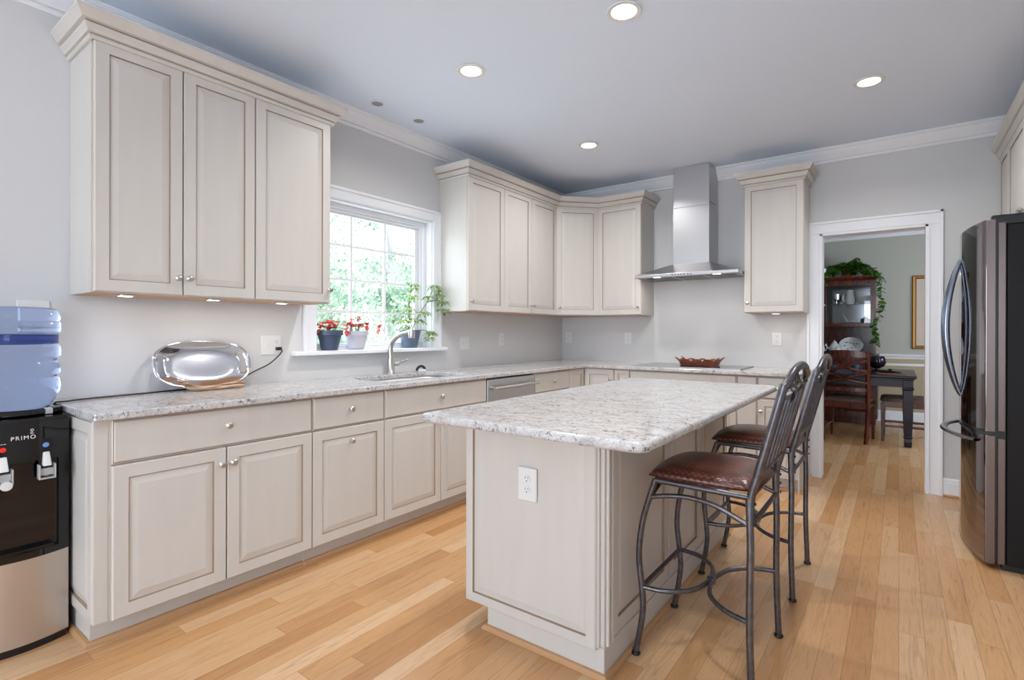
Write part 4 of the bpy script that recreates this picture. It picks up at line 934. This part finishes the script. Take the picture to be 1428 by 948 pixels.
# ================================================================== BAR STOOLS (front is -x)
def make_stool(label, loc):
    r = thing('bar_stool', label, 'stool', (0, 0, 0), 'iron bar stools at the island')
    fw, bw_ = .208, .236
    def fleg(s): return spline([(-.130, s*fw, .672), (-.150, s*fw, .610), (-.176, s*fw, .520), (-.190, s*fw, .430), (-.192, s*fw, .360), (-.182, s*fw, .270), (-.176, s*fw, .190), (-.185, s*fw, .110), (-.203, s*fw, .014)], 5)
    def bx_(z): return .209+.004*(z/.66)
    legs = {}
    for s in (-1, 1):
        build('leg', MB().tube(fleg(s), .0115, 12), 'aged_iron', r, smooth=True, local=True)
        build('leg', MB().tube(spline([(.199, s*.222, .672), (.205, s*.226, .50), (.204, s*.232, .25), (.212, s*bw_, .012)], 6), .0120, 12), 'aged_iron', r, smooth=True, local=True)
        for x, y in ((-.204, s*fw), (.212, s*bw_)):
            build('foot_glide', MB().lathe([(.001, 0), (.016, 0), (.018, .004), (.017, .009), (.012, .013), (.001, .014)], 16, o=(x, y, .001)), 'black_plastic', r, smooth=True, local=True)
    fr = MB().tube([(-.128, -fw, .672), (-.128, fw, .672)], .0105, 10).tube([(.200, -.222, .672), (.200, .222, .672)], .0105, 10)
    for s in (-1, 1): fr.tube([(-.130, s*fw, .672), (.200, s*.220, .672)], .0105, 10)
    build('seat_frame', fr, 'aged_iron', r, smooth=True, local=True)
    bra = MB()
    for s in (-1, 1): bra.tube(spline([(-.150, s*fw, .605), (-.08, s*fw, .622), (.0, s*fw, .630), (.09, s*.214, .620), (.198, s*.222, .580)], 6), .0085, 10)
    bra.tube(spline([(-.150, -fw, .600), (-.150, -.1, .635), (-.150, 0, .643), (-.150, .1, .635), (-.150, fw, .600)], 6), .0085, 10)
    bra.tube([(.203, -.224, .575), (.203, .224, .575)], .0085, 10)
    build('brace', bra, 'aged_iron', r, smooth=True, local=True)
    fz = .262
    rg_ = MB().tube([(-.181, -fw, fz), (-.181, fw, fz)], .009, 10)
    rg_.tube(spline([(-.181, -fw, fz), (-.09, -.190, fz), (-.02, -.125, fz), (.006, -.045, fz), (.008, 0, fz), (.006, .045, fz), (-.02, .125, fz), (-.09, .190, fz), (-.181, fw, fz)], 6), .009, 10)
    rg_.tube(spline([(.206, -.231, fz), (.12, -.200, fz), (.05, -.130, fz), (.024, -.045, fz), (.022, 0, fz), (.024, .045, fz), (.05, .130, fz), (.12, .200, fz), (.206, .231, fz)], 6), .009, 10)
    build('foot_ring', rg_, 'aged_iron', r, smooth=True, local=True)
    build('collar', MB().tube([(.001, 0, fz), (.029, 0, fz)], .014, 10), 'aged_iron', r, smooth=True, local=True)
    # cushion: domed pad, wider at the front
    sm_ = MB(); NX, NY = 22, 22; vs = []; 
    def P(u, v, top):
        # superellipse square map
        uu = u*math.sqrt(max(0, 1-.16*v*v*abs(v)*1.0)); vv = v*math.sqrt(max(0, 1-.16*u*u*abs(u)))
        x = .020+uu*.196; y = vv*(.216-.004*uu)
        e = max(abs(u), abs(v)); edge = 1-e**5
        z = .684+(.016+.034*(1-.5*(u*u+v*v))*1.0)*edge**.45 if top else .684-.0*edge
        return (x, y, z)
    for t_ in (1, 0):
        for i in range(NX+1):
            for j in range(NY+1): vs.append(P(-1+2*i/NX, -1+2*j/NY, t_))
    fs = []; Q = (NX+1)*(NY+1)
    for i in range(NX):
        for j in range(NY):
            a_ = i*(NY+1)+j; fs.append((a_, a_+1, a_+NY+2, a_+NY+1)); fs.append((Q+a_, Q+a_+NY+1, Q+a_+NY+2, Q+a_+1))
    sm_.add(vs, fs); q = build('seat', sm_, 'brown_leather', r, smooth=True, local=True, angle=180, weld=True)
    for v_ in q.data.vertices: pass
    # lower part of the cushion edge
    rimp = [(.020+.196*math.copysign(abs(math.cos(t))**.5, math.cos(t))*.985, .216*math.copysign(abs(math.sin(t))**.5, math.sin(t))*.985) for t in [2*PI*k/48 for k in range(48)]]
    # back: leaning uprights, slats, rails
    def bp(z, y): t = (z-.672)/(1.052-.672); return (.205+.098*t, y, z)
    for s in (-1, 1):
        build('back_post', MB().tube(spline([(.203, s*.222, .60), bp(.672, s*.220), bp(.75, s*.220), bp(.90, s*.220), bp(1.052, s*.220)], 5), .0135, 12), 'aged_iron', r, smooth=True, local=True)
        bm_ = MB()
        for z in (.655, .620, .585): bm_.lathe([(.001, .0), (.005, .001), (.006, .005)], 8, o=(.2165, s*.224, z), axis='x')
        build('bolt', bm_, 'black_plastic', r, smooth=True, local=True)
    build('bottom_rail', MB().tube([bp(.742, -.220), bp(.742, .220)], .0085, 10), 'aged_iron', r, smooth=True, local=True)
    build('top_rail', MB().tube(spline([bp(1.020, -.220), bp(1.000, -.11), bp(.994, 0), bp(1.000, .11), bp(1.020, .220)], 6), .0085, 10), 'aged_iron', r, smooth=True, local=True)
    for k in range(5):
        y = -.15+k*.075; zt_ = .994+.026*(y/.22)**2
        build('slat', MB().tube([bp(.742, y), bp(zt_, y)], .0072, 10), 'aged_iron', r, smooth=True, local=True)
    cr = MB().tube(spline([bp(1.045, -.220), (.312, -.200, 1.062), (.318, -.120, 1.092), (.321, 0, 1.106), (.318, .120, 1.092), (.312, .200, 1.062), bp(1.045, .220)], 7), .0135, 12)
    build('crest_rail', cr, 'aged_iron', r, smooth=True, local=True)
    orn = MB()
    for s in (-1, 1):
        orn.tube(spline([(.312, s*.205, 1.035), (.306, s*.15, 1.030), (.303, s*.09, 1.045), (.303, s*.045, 1.070), (.303, s*.02, 1.055), (.303, s*.03, 1.035), (.303, s*.055, 1.040)], 5), .0055, 8)
        for a_ in (.5, 1.1, 1.8): leaf(orn, (.300, s*.012, 1.012), (-.15, s*math.cos(a_), -math.sin(a_)), .045, .020, .0, Vector((1, 0, 0)))
        leaf(orn, (.303, s*.190, 1.030), (-.2, s*.7, .6), .035, .018, .0, Vector((1, 0, 0)))
    orn.lathe([(.001, -.014), (.012, -.008), (.015, 0), (.012, .008), (.001, .014)], 12, o=(.300, 0, 1.020))
    build('leaf_ornament', orn, 'aged_iron', r, smooth=True, local=True)
    r.location = loc; return r
s1 = make_stool('bar stool with woven brown leather seat, nearest the camera at the island', (2.470, -2.950, 0))
s2 = dup(s1); s2.location = (2.470, -2.140, 0); s2['label'] = 'bar stool with woven brown leather seat, farther along the island near the doorway'

# ================================================================== DINING ROOM
def make_chair(label, loc, rz):
    """front is +y at rz 0"""
    r = thing('dining_chair', label, 'chair', (0, 0, 0), 'cherry dining chairs')
    W = .215
    def post(s): return spline([(s*(W-.01), -.050, .012), (s*W, -.012, .25), (s*W, 0, .46), (s*W, -.012, .72), (s*(W+.002), -.055, 1.015)], 5)
    for s in (-1, 1):
        p_ = post(s); build('rear_leg', MB().tube(p_, .0225, 4, sc=(1, 1)), 'cherry_wood', r, local=True)
        build('leg', MB().add([(s*W*.96+a_*k_, .42+b_*k_, z_) for z_, k_ in ((.001, .013), (.43, .021)) for a_, b_ in ((-1, -1), (1, -1), (1, 1), (-1, 1))], [(0, 1, 2, 3), (7, 6, 5, 4), (0, 1, 5, 4), (1, 2, 6, 5), (2, 3, 7, 6), (3, 0, 4, 7)]), 'cherry_wood', r, local=True, bevel=.003)
    build('seat_rail', MB().box(-W, W, -.010, .012, .385, .450).box(-W, W, .410, .430, .385, .450).box(-W-.006, -W+.016, .012, .410, .385, .450).box(W-.016, W+.006, .012, .410, .385, .450), 'cherry_wood', r, local=True, bevel=.003)
    build('stretcher', MB().box(-W+.01, -W+.028, .0, .41, .16, .185).box(W-.028, W-.01, .0, .41, .16, .185), 'cherry_wood', r, local=True)
    cu = MB(); pr_ = rounded_rect(-W-.002, W+.002, .018, .445, .03, 4); K = len(pr_)
    cu.add([(x, y, .451) for x, y in pr_]+[(x, y, .478) for x, y in pr_]+[(x*.86, .23+(y-.23)*.86, .494) for x, y in pr_], [tuple(range(K))[::-1], tuple(range(2*K, 3*K))]+[(i, (i+1) % K, (i+1) % K+K, i+K) for i in range(K)]+[(i+K, (i+1) % K+K, (i+1) % K+2*K, i+2*K) for i in range(K)])
    build('seat', cu, 'seat_fabric', r, local=True, smooth=True, angle=30)
    def rail(z0, z1, y0, crown_=0, th=.016):
        mb = MB(); n_ = 12; vs = []
        for i in range(n_+1):
            t = -1+2*i/n_; x = t*W; yb_ = y0-.022*(1-t*t); zz = crown_*(1-t*t)
            vs += [(x, yb_-th/2, z0), (x, yb_+th/2, z0), (x, yb_+th/2, z1+zz), (x, yb_-th/2, z1+zz)]
        fs = [(4*i+j, 4*i+(j+1) % 4, 4*i+4+(j+1) % 4, 4*i+4+j) for i in range(n_) for j in range(4)]+[(0, 1, 2, 3), tuple(4*n_+k for k in (3, 2, 1, 0))]
        return mb.add(vs, fs)
    build('top_rail', rail(.950, 1.000, -.050, .030, .022), 'cherry_wood', r, local=True)
    build('lower_rail', rail(.575, .615, -.006, .0), 'cherry_wood', r, local=True)
    for z0, z1 in ((.790, .925), (.660, .795)):
        for s in (-1, 1):
            for off_ in (0,):
                pts = [(W*t, -.030-.004*s-.020*(1-t*t)-(z1-.7)*.06, (z0+z1)/2+s*(z1-z0)/2*t*(1-.3*abs(t))*1.2-.012*(1-t*t)) for t in [-1+2*i/10 for i in range(11)]]
                if off_ == 0 or z0 > .7: build('cross_slat', MB().tube(pts, .0150, 8, sc=(.5, 1.0)), 'cherry_wood', r, local=True)
    r.location = loc; r.rotation_euler = (0, 0, rz); return r
ca = make_chair('cherry dining chair with crossed slat back, its back to the doorway', (2.585, 1.785, 0), math.radians(0))
ca.rotation_euler = (0, 0, math.radians(-6)); 
cb_ = dup(ca); cb_.location = (3.345, 2.34, 0); cb_.rotation_euler = (0, 0, math.radians(90)); cb_['label'] = 'dining chair tucked under the right side of the dining table'
# table
tb = thing('dining_table', 'dark wood dining table with a heavy shaped corner leg, beyond the doorway', 'table', (2.6, 2.6, 0))
TX0, TX1, TY0, TY1, TZ = 1.95, 3.225, 1.80, 3.02, .765
build('tabletop', MB().box(TX0, TX1, TY0, TY1, TZ-.030, TZ), 'table_wood', tb, bevel=.008)
build('apron', MB().box(TX0+.05, TX1-.05, TY0+.045, TY0+.07, TZ-.125, TZ-.031).box(TX0+.05, TX1-.05, TY1-.07, TY1-.045, TZ-.125, TZ-.031).box(TX0+.045, TX0+.07, TY0+.07, TY1-.07, TZ-.125, TZ-.031).box(TX1-.07, TX1-.045, TY0+.07, TY1-.07, TZ-.125, TZ-.031), 'table_wood', tb, bevel=.003)
build('edge_molding', MB().box(TX0+.02, TX1-.02, TY0+.02, TY1-.02, TZ-.048, TZ-.0305), 'table_wood', tb, bevel=.004)
def tleg(x, y):
    mb = MB(); prof = [(.045, .735-.02), (.045, .64), (.052, .632), (.052, .618), (.042, .610), (.044, .50), (.043, .30), (.036, .14), (.032, .125), (.041, .115), (.041, .104), (.030, .096), (.036, .06), (.031, .004)]
    vs = []; fs = []
    for r_, z in prof: vs += [(x-r_, y-r_, z), (x+r_, y-r_, z), (x+r_, y+r_, z), (x-r_, y+r_, z)]
    for i in range(len(prof)-1):
        for j in range(4): fs.append((4*i+j, 4*i+(j+1) % 4, 4*i+4+(j+1) % 4, 4*i+4+j))
    fs += [(0, 1, 2, 3), tuple(4*(len(prof)-1)+k for k in (3, 2, 1, 0))]; mb.add(vs, fs); return mb
for x in (TX0+.09, TX1-.075):
    for y in (TY0+.075, TY1-.09): build('leg', tleg(x, y), 'table_wood', tb, bevel=.004)
# things on the table
def lathe_thing(name, label, cat, prof, mt, loc, seg=28, group=None, angle=40):
    o = build(name, MB().lathe(prof, seg, o=loc), mt, smooth=True, angle=angle); tag(o, label, cat, group); return o
vz = thing('footed_vase', 'dark patterned footed vase on the dining table beside the chair back', 'vase', (2.86, 2.50, TZ))
build('bowl', MB().lathe([(.001, .028), (.030, .030), (.070, .055), (.092, .100), (.085, .150), (.070, .175), (.066, .170), (.080, .145), (.086, .100), (.066, .062), (.001, .045)], 28, o=(2.86, 2.50, TZ)), 'dark_vase', vz, smooth=True)
build('foot', MB().lathe([(.001, .001), (.050, .001), (.052, .008), (.022, .018), (.020, .028), (.001, .029)], 24, o=(2.86, 2.50, TZ)), 'dark_vase', vz, smooth=True)
tm = MB().prism(rounded_rect(2.86, 3.15, 1.98, 2.42, .03, 4), TZ+.001, TZ+.006); o = build('placemat', tm, 'tray_wood'); tag(o, 'brown placemat on the right side of the dining table', 'placemat')
ds = thing('covered_dish', 'low dark covered dish on the brown placemat', 'dish', (2.99, 2.22, TZ+.007))
build('dish', MB().lathe([(.001, 0), (.080, 0), (.120, .014), (.116, .016), (.078, .006), (.001, .006)], 28, o=(2.99, 2.22, TZ+.007)), 'dark_vase', ds, smooth=True)
build('lid_knob', MB().lathe([(.001, .007), (.05, .009), (.045, .018), (.018, .024), (.020, .036), (.001, .040)], 20, o=(2.99, 2.22, TZ+.007)), 'dark_vase', ds, smooth=True)
for i, (x, y, t) in enumerate(((2.45, 2.15, 'small dark blue cup on the dining table, left of the chair back centre'), (2.66, 2.15, 'small dark blue cup on the dining table, right of the chair back centre'))):
    r = thing('cup', t, 'cup', (x, y, TZ)); build('bowl', MB().lathe([(.001, .001), (.028, .001), (.042, .045), (.045, .085), (.041, .085), (.038, .045), (.001, .010)], 22, o=(x, y, TZ)), 'pot_blue', r, smooth=True)
    build('handle', MB().tube(arc((x+.042, y, TZ+.045), .022, .022, -PI/2, PI/2, 8), .005, 8), 'pot_blue', r, smooth=True)

# hutch
HX0, HX1, HY0, HY1 = 1.62, 2.815, 3.30, 3.735
ht = thing('china_hutch', 'tall cherry china hutch with glass doors against the dining room wall', 'hutch', (2.2, 3.5, 0))
hb = MB().box(HX0, HX0+.02, HY0+.02, HY1, 1.30, 1.93).box(HX1-.02, HX1, HY0+.02, HY1, 1.30, 1.93).box(HX0+.02, HX1-.02, HY1-.012, HY1, .93, 1.93)
hb.box(HX0, HX1, HY0+.02, HY1, 1.91, 1.93).box(HX0+.02, HX1-.02, HY0+.02, HY1-.012, 1.30, 1.32)
hb.box(HX0, HX0+.02, HY0+.10, HY1, .93, 1.30).box(HX1-.02, HX1, HY0+.10, HY1, .93, 1.30)
build('upper_case', hb, 'cherry_wood', ht)
build('cornice', MB().sweep([(HX0, HY1), (HX0, HY0+.018), (HX1, HY0+.018), (HX1, HY1)], [(0, 1.905), (.010, 1.905), (.014, 1.925), (.034, 1.945), (.044, 1.968), (.044, 1.980), (0, 1.980)]).box(HX0, HX1, HY0+.018, HY1, 1.931, 1.978), 'cherry_wood', ht)
build('base_case', MB().box(HX0-.03, HX1+.03, HY0-.06, HY1, .08, .905).box(HX0-.045, HX1+.045, HY0-.075, HY1, .905, .930).box(HX0-.01, HX1+.01, HY0-.03, HY1, .001, .08), 'cherry_wood', ht, bevel=.004)
for k in range(3):
    wdt = (HX1-HX0+.02)/3; x0 = HX0-.01+k*wdt
    mb = MB().at((x0+.01, HY0-.0605, .12), X, Ym); mb.rings(wdt-.02, .74, [(0, 0), (0, .016), (.05, .016), (.055, .008), (.08, .012)], [0, 0, 0, 0, 0]); dd = build('door', mb, 'cherry_wood', ht); mk_knob(dd, (x0+wdt-.04, HY0-.077, .55), (0, -1, 0))
dxs = [HX0+.003, HX0+.003+.40, 2.213, HX1-.004]
for k in range(3):
    x0, x1 = dxs[k], dxs[k+1]-.004; z0, z1 = 1.305, 1.905; fw_ = .045; mb = MB()
    ringf = MB().box(x0, x0+fw_, HY0, HY0+.019, z0, z1).box(x1-fw_, x1, HY0, HY0+.019, z0, z1).box(x0+fw_, x1-fw_, HY0, HY0+.019, z0, z0+fw_).box(x0+fw_, x1-fw_, HY0, HY0+.019, z1-fw_, z1)
    dd = build('glass_door', ringf, 'cherry_wood', ht, bevel=.002)
    build('pane', MB().box(x0+fw_-.003, x1-fw_+.003, HY0+.008, HY0+.011, z0+fw_-.003, z1-fw_+.003), 'hutch_glass', dd)
    mk_knob(dd, ((x0+.020) if k > 1 else (x1-.020), HY0, 1.60), (0, -1, 0))
build('glass_shelf', MB().box(HX0+.021, HX1-.021, HY0+.04, HY1-.015, 1.600, 1.606), 'clear_glass', ht)
build('mirror_back', MB().box(HX0+.025, HX1-.025, HY1-.0135, HY1-.0122, 1.325, 1.905), 'mirror_back', ht)
# contents
lathe_thing('silver_goblet', 'shiny silver goblet on the upper hutch shelf', 'goblet', [(.001, .001), (.04, .001), (.012, .02), (.012, .05), (.045, .075), (.052, .15), (.048, .15), (.04, .08), (.001, .06)], 'polished_silver', (2.36, 3.48, 1.607))
pt_ = thing('glass_pitcher', 'clear pitcher behind the hutch glass door', 'pitcher', (2.52, 3.50, 1.607))
build('body', MB().lathe([(.001, .001), (.05, .001), (.06, .07), (.045, .15), (.05, .20), (.047, .20), (.042, .15), (.056, .07), (.001, .008)], 24, o=(2.52, 3.50, 1.607)), 'porcelain', pt_, smooth=True)
build('handle', MB().tube(arc((2.475, 3.50, 1.71), .045, .06, PI/2, 3*PI/2, 10), .006, 8), 'porcelain', pt_, smooth=True)
lathe_thing('serving_bowl', 'stacked pale serving bowl right side of the hutch shelf', 'bowl', [(.001, .001), (.04, .001), (.085, .06), (.092, .12), (.088, .12), (.08, .06), (.001, .01)], 'porcelain', (2.68, 3.50, 1.607))
lathe_thing('dark_teapot', 'dark round pot low on the right of the hutch', 'pot', [(.001, .001), (.04, .001), (.062, .05), (.052, .09), (.02, .10), (.015, .12), (.001, .125)], 'dark_vase', (2.70, 3.48, 1.321))
gm = MB()
for s in (-1, 1): gm.tube([(2.44+s*.085, 3.45, 1.325), (2.44, 3.45, 1.47)], .004, 6)
gm.tube([(2.35, 3.45, 1.325), (2.53, 3.45, 1.325)], .004, 6)
o = build('napkin_holder', gm, 'polished_silver'); tag(o, 'silver wire napkin holder on the lower hutch shelf', 'napkin holder')
lathe_thing('glass_bowl', 'low glass bowl on the lower hutch shelf', 'bowl', [(.001, .001), (.03, .001), (.07, .045), (.066, .045), (.028, .006), (.001, .006)], 'porcelain', (2.55, 3.52, 1.321))
# plate on its edge and the tea set on the open shelf
pp = MB().lathe([(.001, 0), (.085, .0), (.135, .016), (.138, .020), (.083, .006), (.001, .006)], 48, o=(0, 0, 0), axis='y')
pt2 = thing('decorated_plate', 'large white oval plate with faint dark pattern propped in the hutch', 'plate', (2.53, 3.45, .934))
pp.v = [(2.53+x*1.06, 3.62-y-.28*(z*.0)-(.115-z)*.24*1, .934+.112+z*.80) for x, y, z in pp.v]
build('dish', pp, 'porcelain', pt2, smooth=True)
for k in range(9):
    dk = MB()
    a_ = k*2.4; rr_ = .03+.055*((k*37) % 10)/10; cx_, cz_ = 2.53+rr_*math.cos(a_)*1.1, .934+.112+.8*rr_*math.sin(a_)
    zz_ = (cz_-.934-.112)/.8; y_ = 3.62-(.115-zz_)*.24-.0085
    dk.add([(cx_-.018, y_, cz_-.004), (cx_+.006, y_, cz_-.008), (cx_+.020, y_, cz_+.003), (cx_-.004, y_, cz_+.008)], [(0, 1, 2, 3)])
    build('painted_leaf', dk, 'porcelain_blue', pt2)
def pot_set(name, label, x, y, s, spout=True):
    z = .931
    r = thing(name, label, name.replace('_', ' '), (x, y, z))
    build('body', MB().lathe([(.001, .001*s), (.035*s, .001), (.060*s, .035*s), (.064*s, .075*s), (.045*s, .120*s), (.032*s, .135*s), (.001, .137*s)], 28, o=(x, y, z)), 'porcelain', r, smooth=True)
    build('lid', MB().lathe([(.034*s, .137*s), (.022*s, .155*s), (.006*s, .162*s), (.009*s, .172*s), (.001, .180*s)], 20, o=(x, y, z)), 'porcelain', r, smooth=True)
    build('handle', MB().tube(arc((x+.058*s, y, z+.080*s), .032*s, .042*s, -PI/2, PI/2, 10), .006*s, 8), 'porcelain', r, smooth=True)
    if spout: build('spout', MB().tube(spline([(x-.055*s, y, z+.05*s), (x-.085*s, y, z+.08*s), (x-.10*s, y, z+.125*s)], 5), [.014*s]*5+[.009*s]*6, 8), 'porcelain', r, smooth=True)
pot_set('teapot', 'white porcelain teapot in the hutch, left of the plate', 2.335, 3.53, 1.05)
pot_set('sugar_bowl', 'small white porcelain lidded jug in front of the plate', 2.385, 3.41, .60)
pot_set('coffee_pot', 'white porcelain pot at the left edge of the doorway view', 2.165, 3.50, .9)
# ivy on top
iv = thing('trailing_ivy', 'green trailing ivy in a clay pot on top of the china hutch', 'plant', (2.50, 3.50, 1.979))
build('pot', MB().lathe([(.001, .001), (.045, .001), (.062, .09), (.068, .092), (.068, .115), (.060, .115), (.001, .10)], 24, o=(2.50, 3.50, 1.979)), 'terracotta', iv, smooth=True, angle=30)
st, lf = MB(), MB(); rng = random.Random(11)
vines = []
for k in range(16):
    a_ = rng.uniform(0, 2*PI); L2 = rng.uniform(.10, .30); ex = Vector((math.cos(a_)*L2, math.sin(a_)*L2*.35-.02, 0)); top_ = rng.uniform(.13, .22)
    vines.append([(2.50, 3.50, 2.08), (2.50+ex.x*.4, 3.50+ex.y*.5, 1.98+top_), (2.50+ex.x, 3.50+ex.y, 2.02+rng.uniform(0, .07))])
vines.append([(2.50, 3.48, 2.08), (2.66, 3.40, 2.09), (2.82, 3.28, 2.03), (2.885, 3.26, 1.92), (2.87, 3.27, 1.75), (2.895, 3.26, 1.62), (2.86, 3.26, 1.50)])
vines.append([(2.50, 3.48, 2.08), (2.62, 3.36, 2.06), (2.80, 3.27, 2.02), (2.872, 3.25, 1.85), (2.88, 3.25, 1.60), (2.85, 3.24, 1.40), (2.82, 3.23, 1.20), (2.84, 3.22, 1.06)])
vines.append([(2.50, 3.48, 2.08), (2.40, 3.38, 2.10), (2.26, 3.27, 2.06), (2.235, 3.25, 1.96), (2.24, 3.25, 1.88)])
vines.append([(2.86, 3.26, 1.42), (2.80, 3.22, 1.30), (2.84, 3.20, 1.16), (2.80, 3.20, 1.10)])
vines.append([(2.50, 3.48, 2.08), (2.56, 3.44, 2.18), (2.60, 3.42, 2.235)])
vines.append([(2.50, 3.48, 2.08), (2.40, 3.44, 2.15), (2.34, 3.42, 2.15), (2.24, 3.40, 2.12)])
for v_ in vines:
    s_ = spline(v_, 7); st.tube(s_, .003, 5); acc = 0
    for i in range(2, len(s_)):
        for q in range(2 if len(v_) > 3 else 3):
            a_ = rng.uniform(0, 2*PI); d_ = Vector((math.cos(a_), math.sin(a_)-.5, rng.uniform(-.7, .3))); z_ = s_[i]
            if z_.z < 2.0 and q == 1 and rng.random() < .55: continue
            leaf(lf, z_, d_, rng.uniform(.045, .075), rng.uniform(.038, .060), .2)
build('stem', st, 'stem_green', iv, smooth=True); build('foliage', lf, 'ivy_leaf', iv, smooth=True)
# brass candle holder at the left of the hutch, in front
cz = 1.979
cs = thing('brass_sconce', 'brass sconce with pale glass at the left edge of the doorway view', 'sconce', (2.222, 3.22, cz))
build('stem', MB().tube([(2.222, 3.285, 1.62), (2.222, 3.285, 2.03)], .006, 8), 'brass', cs, smooth=True)
build('shade', MB().lathe([(.006, 0), (.03, .02), (.036, .075), (.030, .078), (.022, .03)], 18, o=(2.222, 3.285, 2.03), closed=False), 'porcelain', cs, smooth=True)
# framed picture on the far wall
pf = thing('framed_picture', 'gilt framed print on the dining room wall, half hidden by the doorway', 'picture', (3.50, YD, 1.49))
px0, px1, pz0, pz1 = 3.213, 3.83, 1.005, 1.985
mb = MB().at((px0, YD-.002, pz0), X, Ym)
mb.rings(px1-px0, pz1-pz0, [(0, 0), (0, .022), (.010, .030), (.030, .026), (.045, .014), (.048, .010)], [0]*6); build('frame', mb, 'gilt_frame', pf)
build('mat', MB().box(px0+.046, px1-.046, YD-.0145, YD-.0125, pz0+.046, pz1-.046), 'art_mat', pf)
build('print', MB().box(px0+.15, px1-.15, YD-.0155, YD-.0146, pz0+.22, pz1-.20), 'art_print', pf)

# ================================================================== OUTSIDE THE SINK WINDOW
gb = struct('ground', MB().box(-40, -.3, -30, 45, -.9, -.85), 'lawn')
rng = random.Random(5)
def tree(label, x, y, h, r_, n_):
    t = thing('tree', label, 'tree', (x, y, -.85), 'trees outside the window')
    tk = MB().tube([(x, y, -.85), (x+.1, y, h*.3), (x-.1, y+.1, h*.62)], [.17, .13, .06], 8)
    for k in range(6):
        a_ = k*1.1; z0 = h*(.2+.07*k); tk.tube([(x, y, z0), (x+math.cos(a_)*r_*.5, y+math.sin(a_)*r_*.5, z0+h*.15), (x+math.cos(a_)*r_*.8, y+math.sin(a_)*r_*.8, z0+h*.22)], [.06, .04, .02], 6)
    build('trunk', tk, 'bark', t)
    lf = MB(); blobs = [(rng.gauss(0, r_*.45), rng.gauss(0, r_*.45), rng.uniform(.1, 1)*h*.95-.3, rng.uniform(.35, .8)) for _ in range(26)]
    for k in range(n_):
        bx_, by_, bz_, br_ = rng.choice(blobs); v_ = Vector((rng.gauss(0, 1), rng.gauss(0, 1), rng.gauss(0, .8))); v_ = v_.normalized()*br_*rng.random()**.4
        c = Vector((x+bx_, y+by_, bz_-.0))+v_; d_ = Vector((rng.gauss(0, 1), rng.gauss(0, 1), rng.gauss(0, 1))).normalized(); e_ = d_.orthogonal().normalized(); s_ = rng.uniform(.03, .07)
        lf.add([tuple(c-d_*s_), tuple(c+e_*s_*.6), tuple(c+d_*s_), tuple(c-e_*s_*.6)], [(0, 1, 2, 3)])
    build('foliage', lf, 'outdoor_leaf', t, weld=False)
tree('leafy tree outside the window, seen through the middle panes', -8.5, 4.6, 6.0, 1.9, 14000)
tree('leafy tree outside seen through the left window panes', -6.5, .6, 4.2, 1.7, 11000)
tree('leafy tree outside seen low through the right window panes', -5.2, 8.6, 4.2, 1.7, 10000)
tree('low leafy tree outside behind the pots on the sill', -13.5, 5.0, 3.4, 2.4, 12000)
for o in list(bpy.data.objects):
    if '_o' in o: del o['_o']
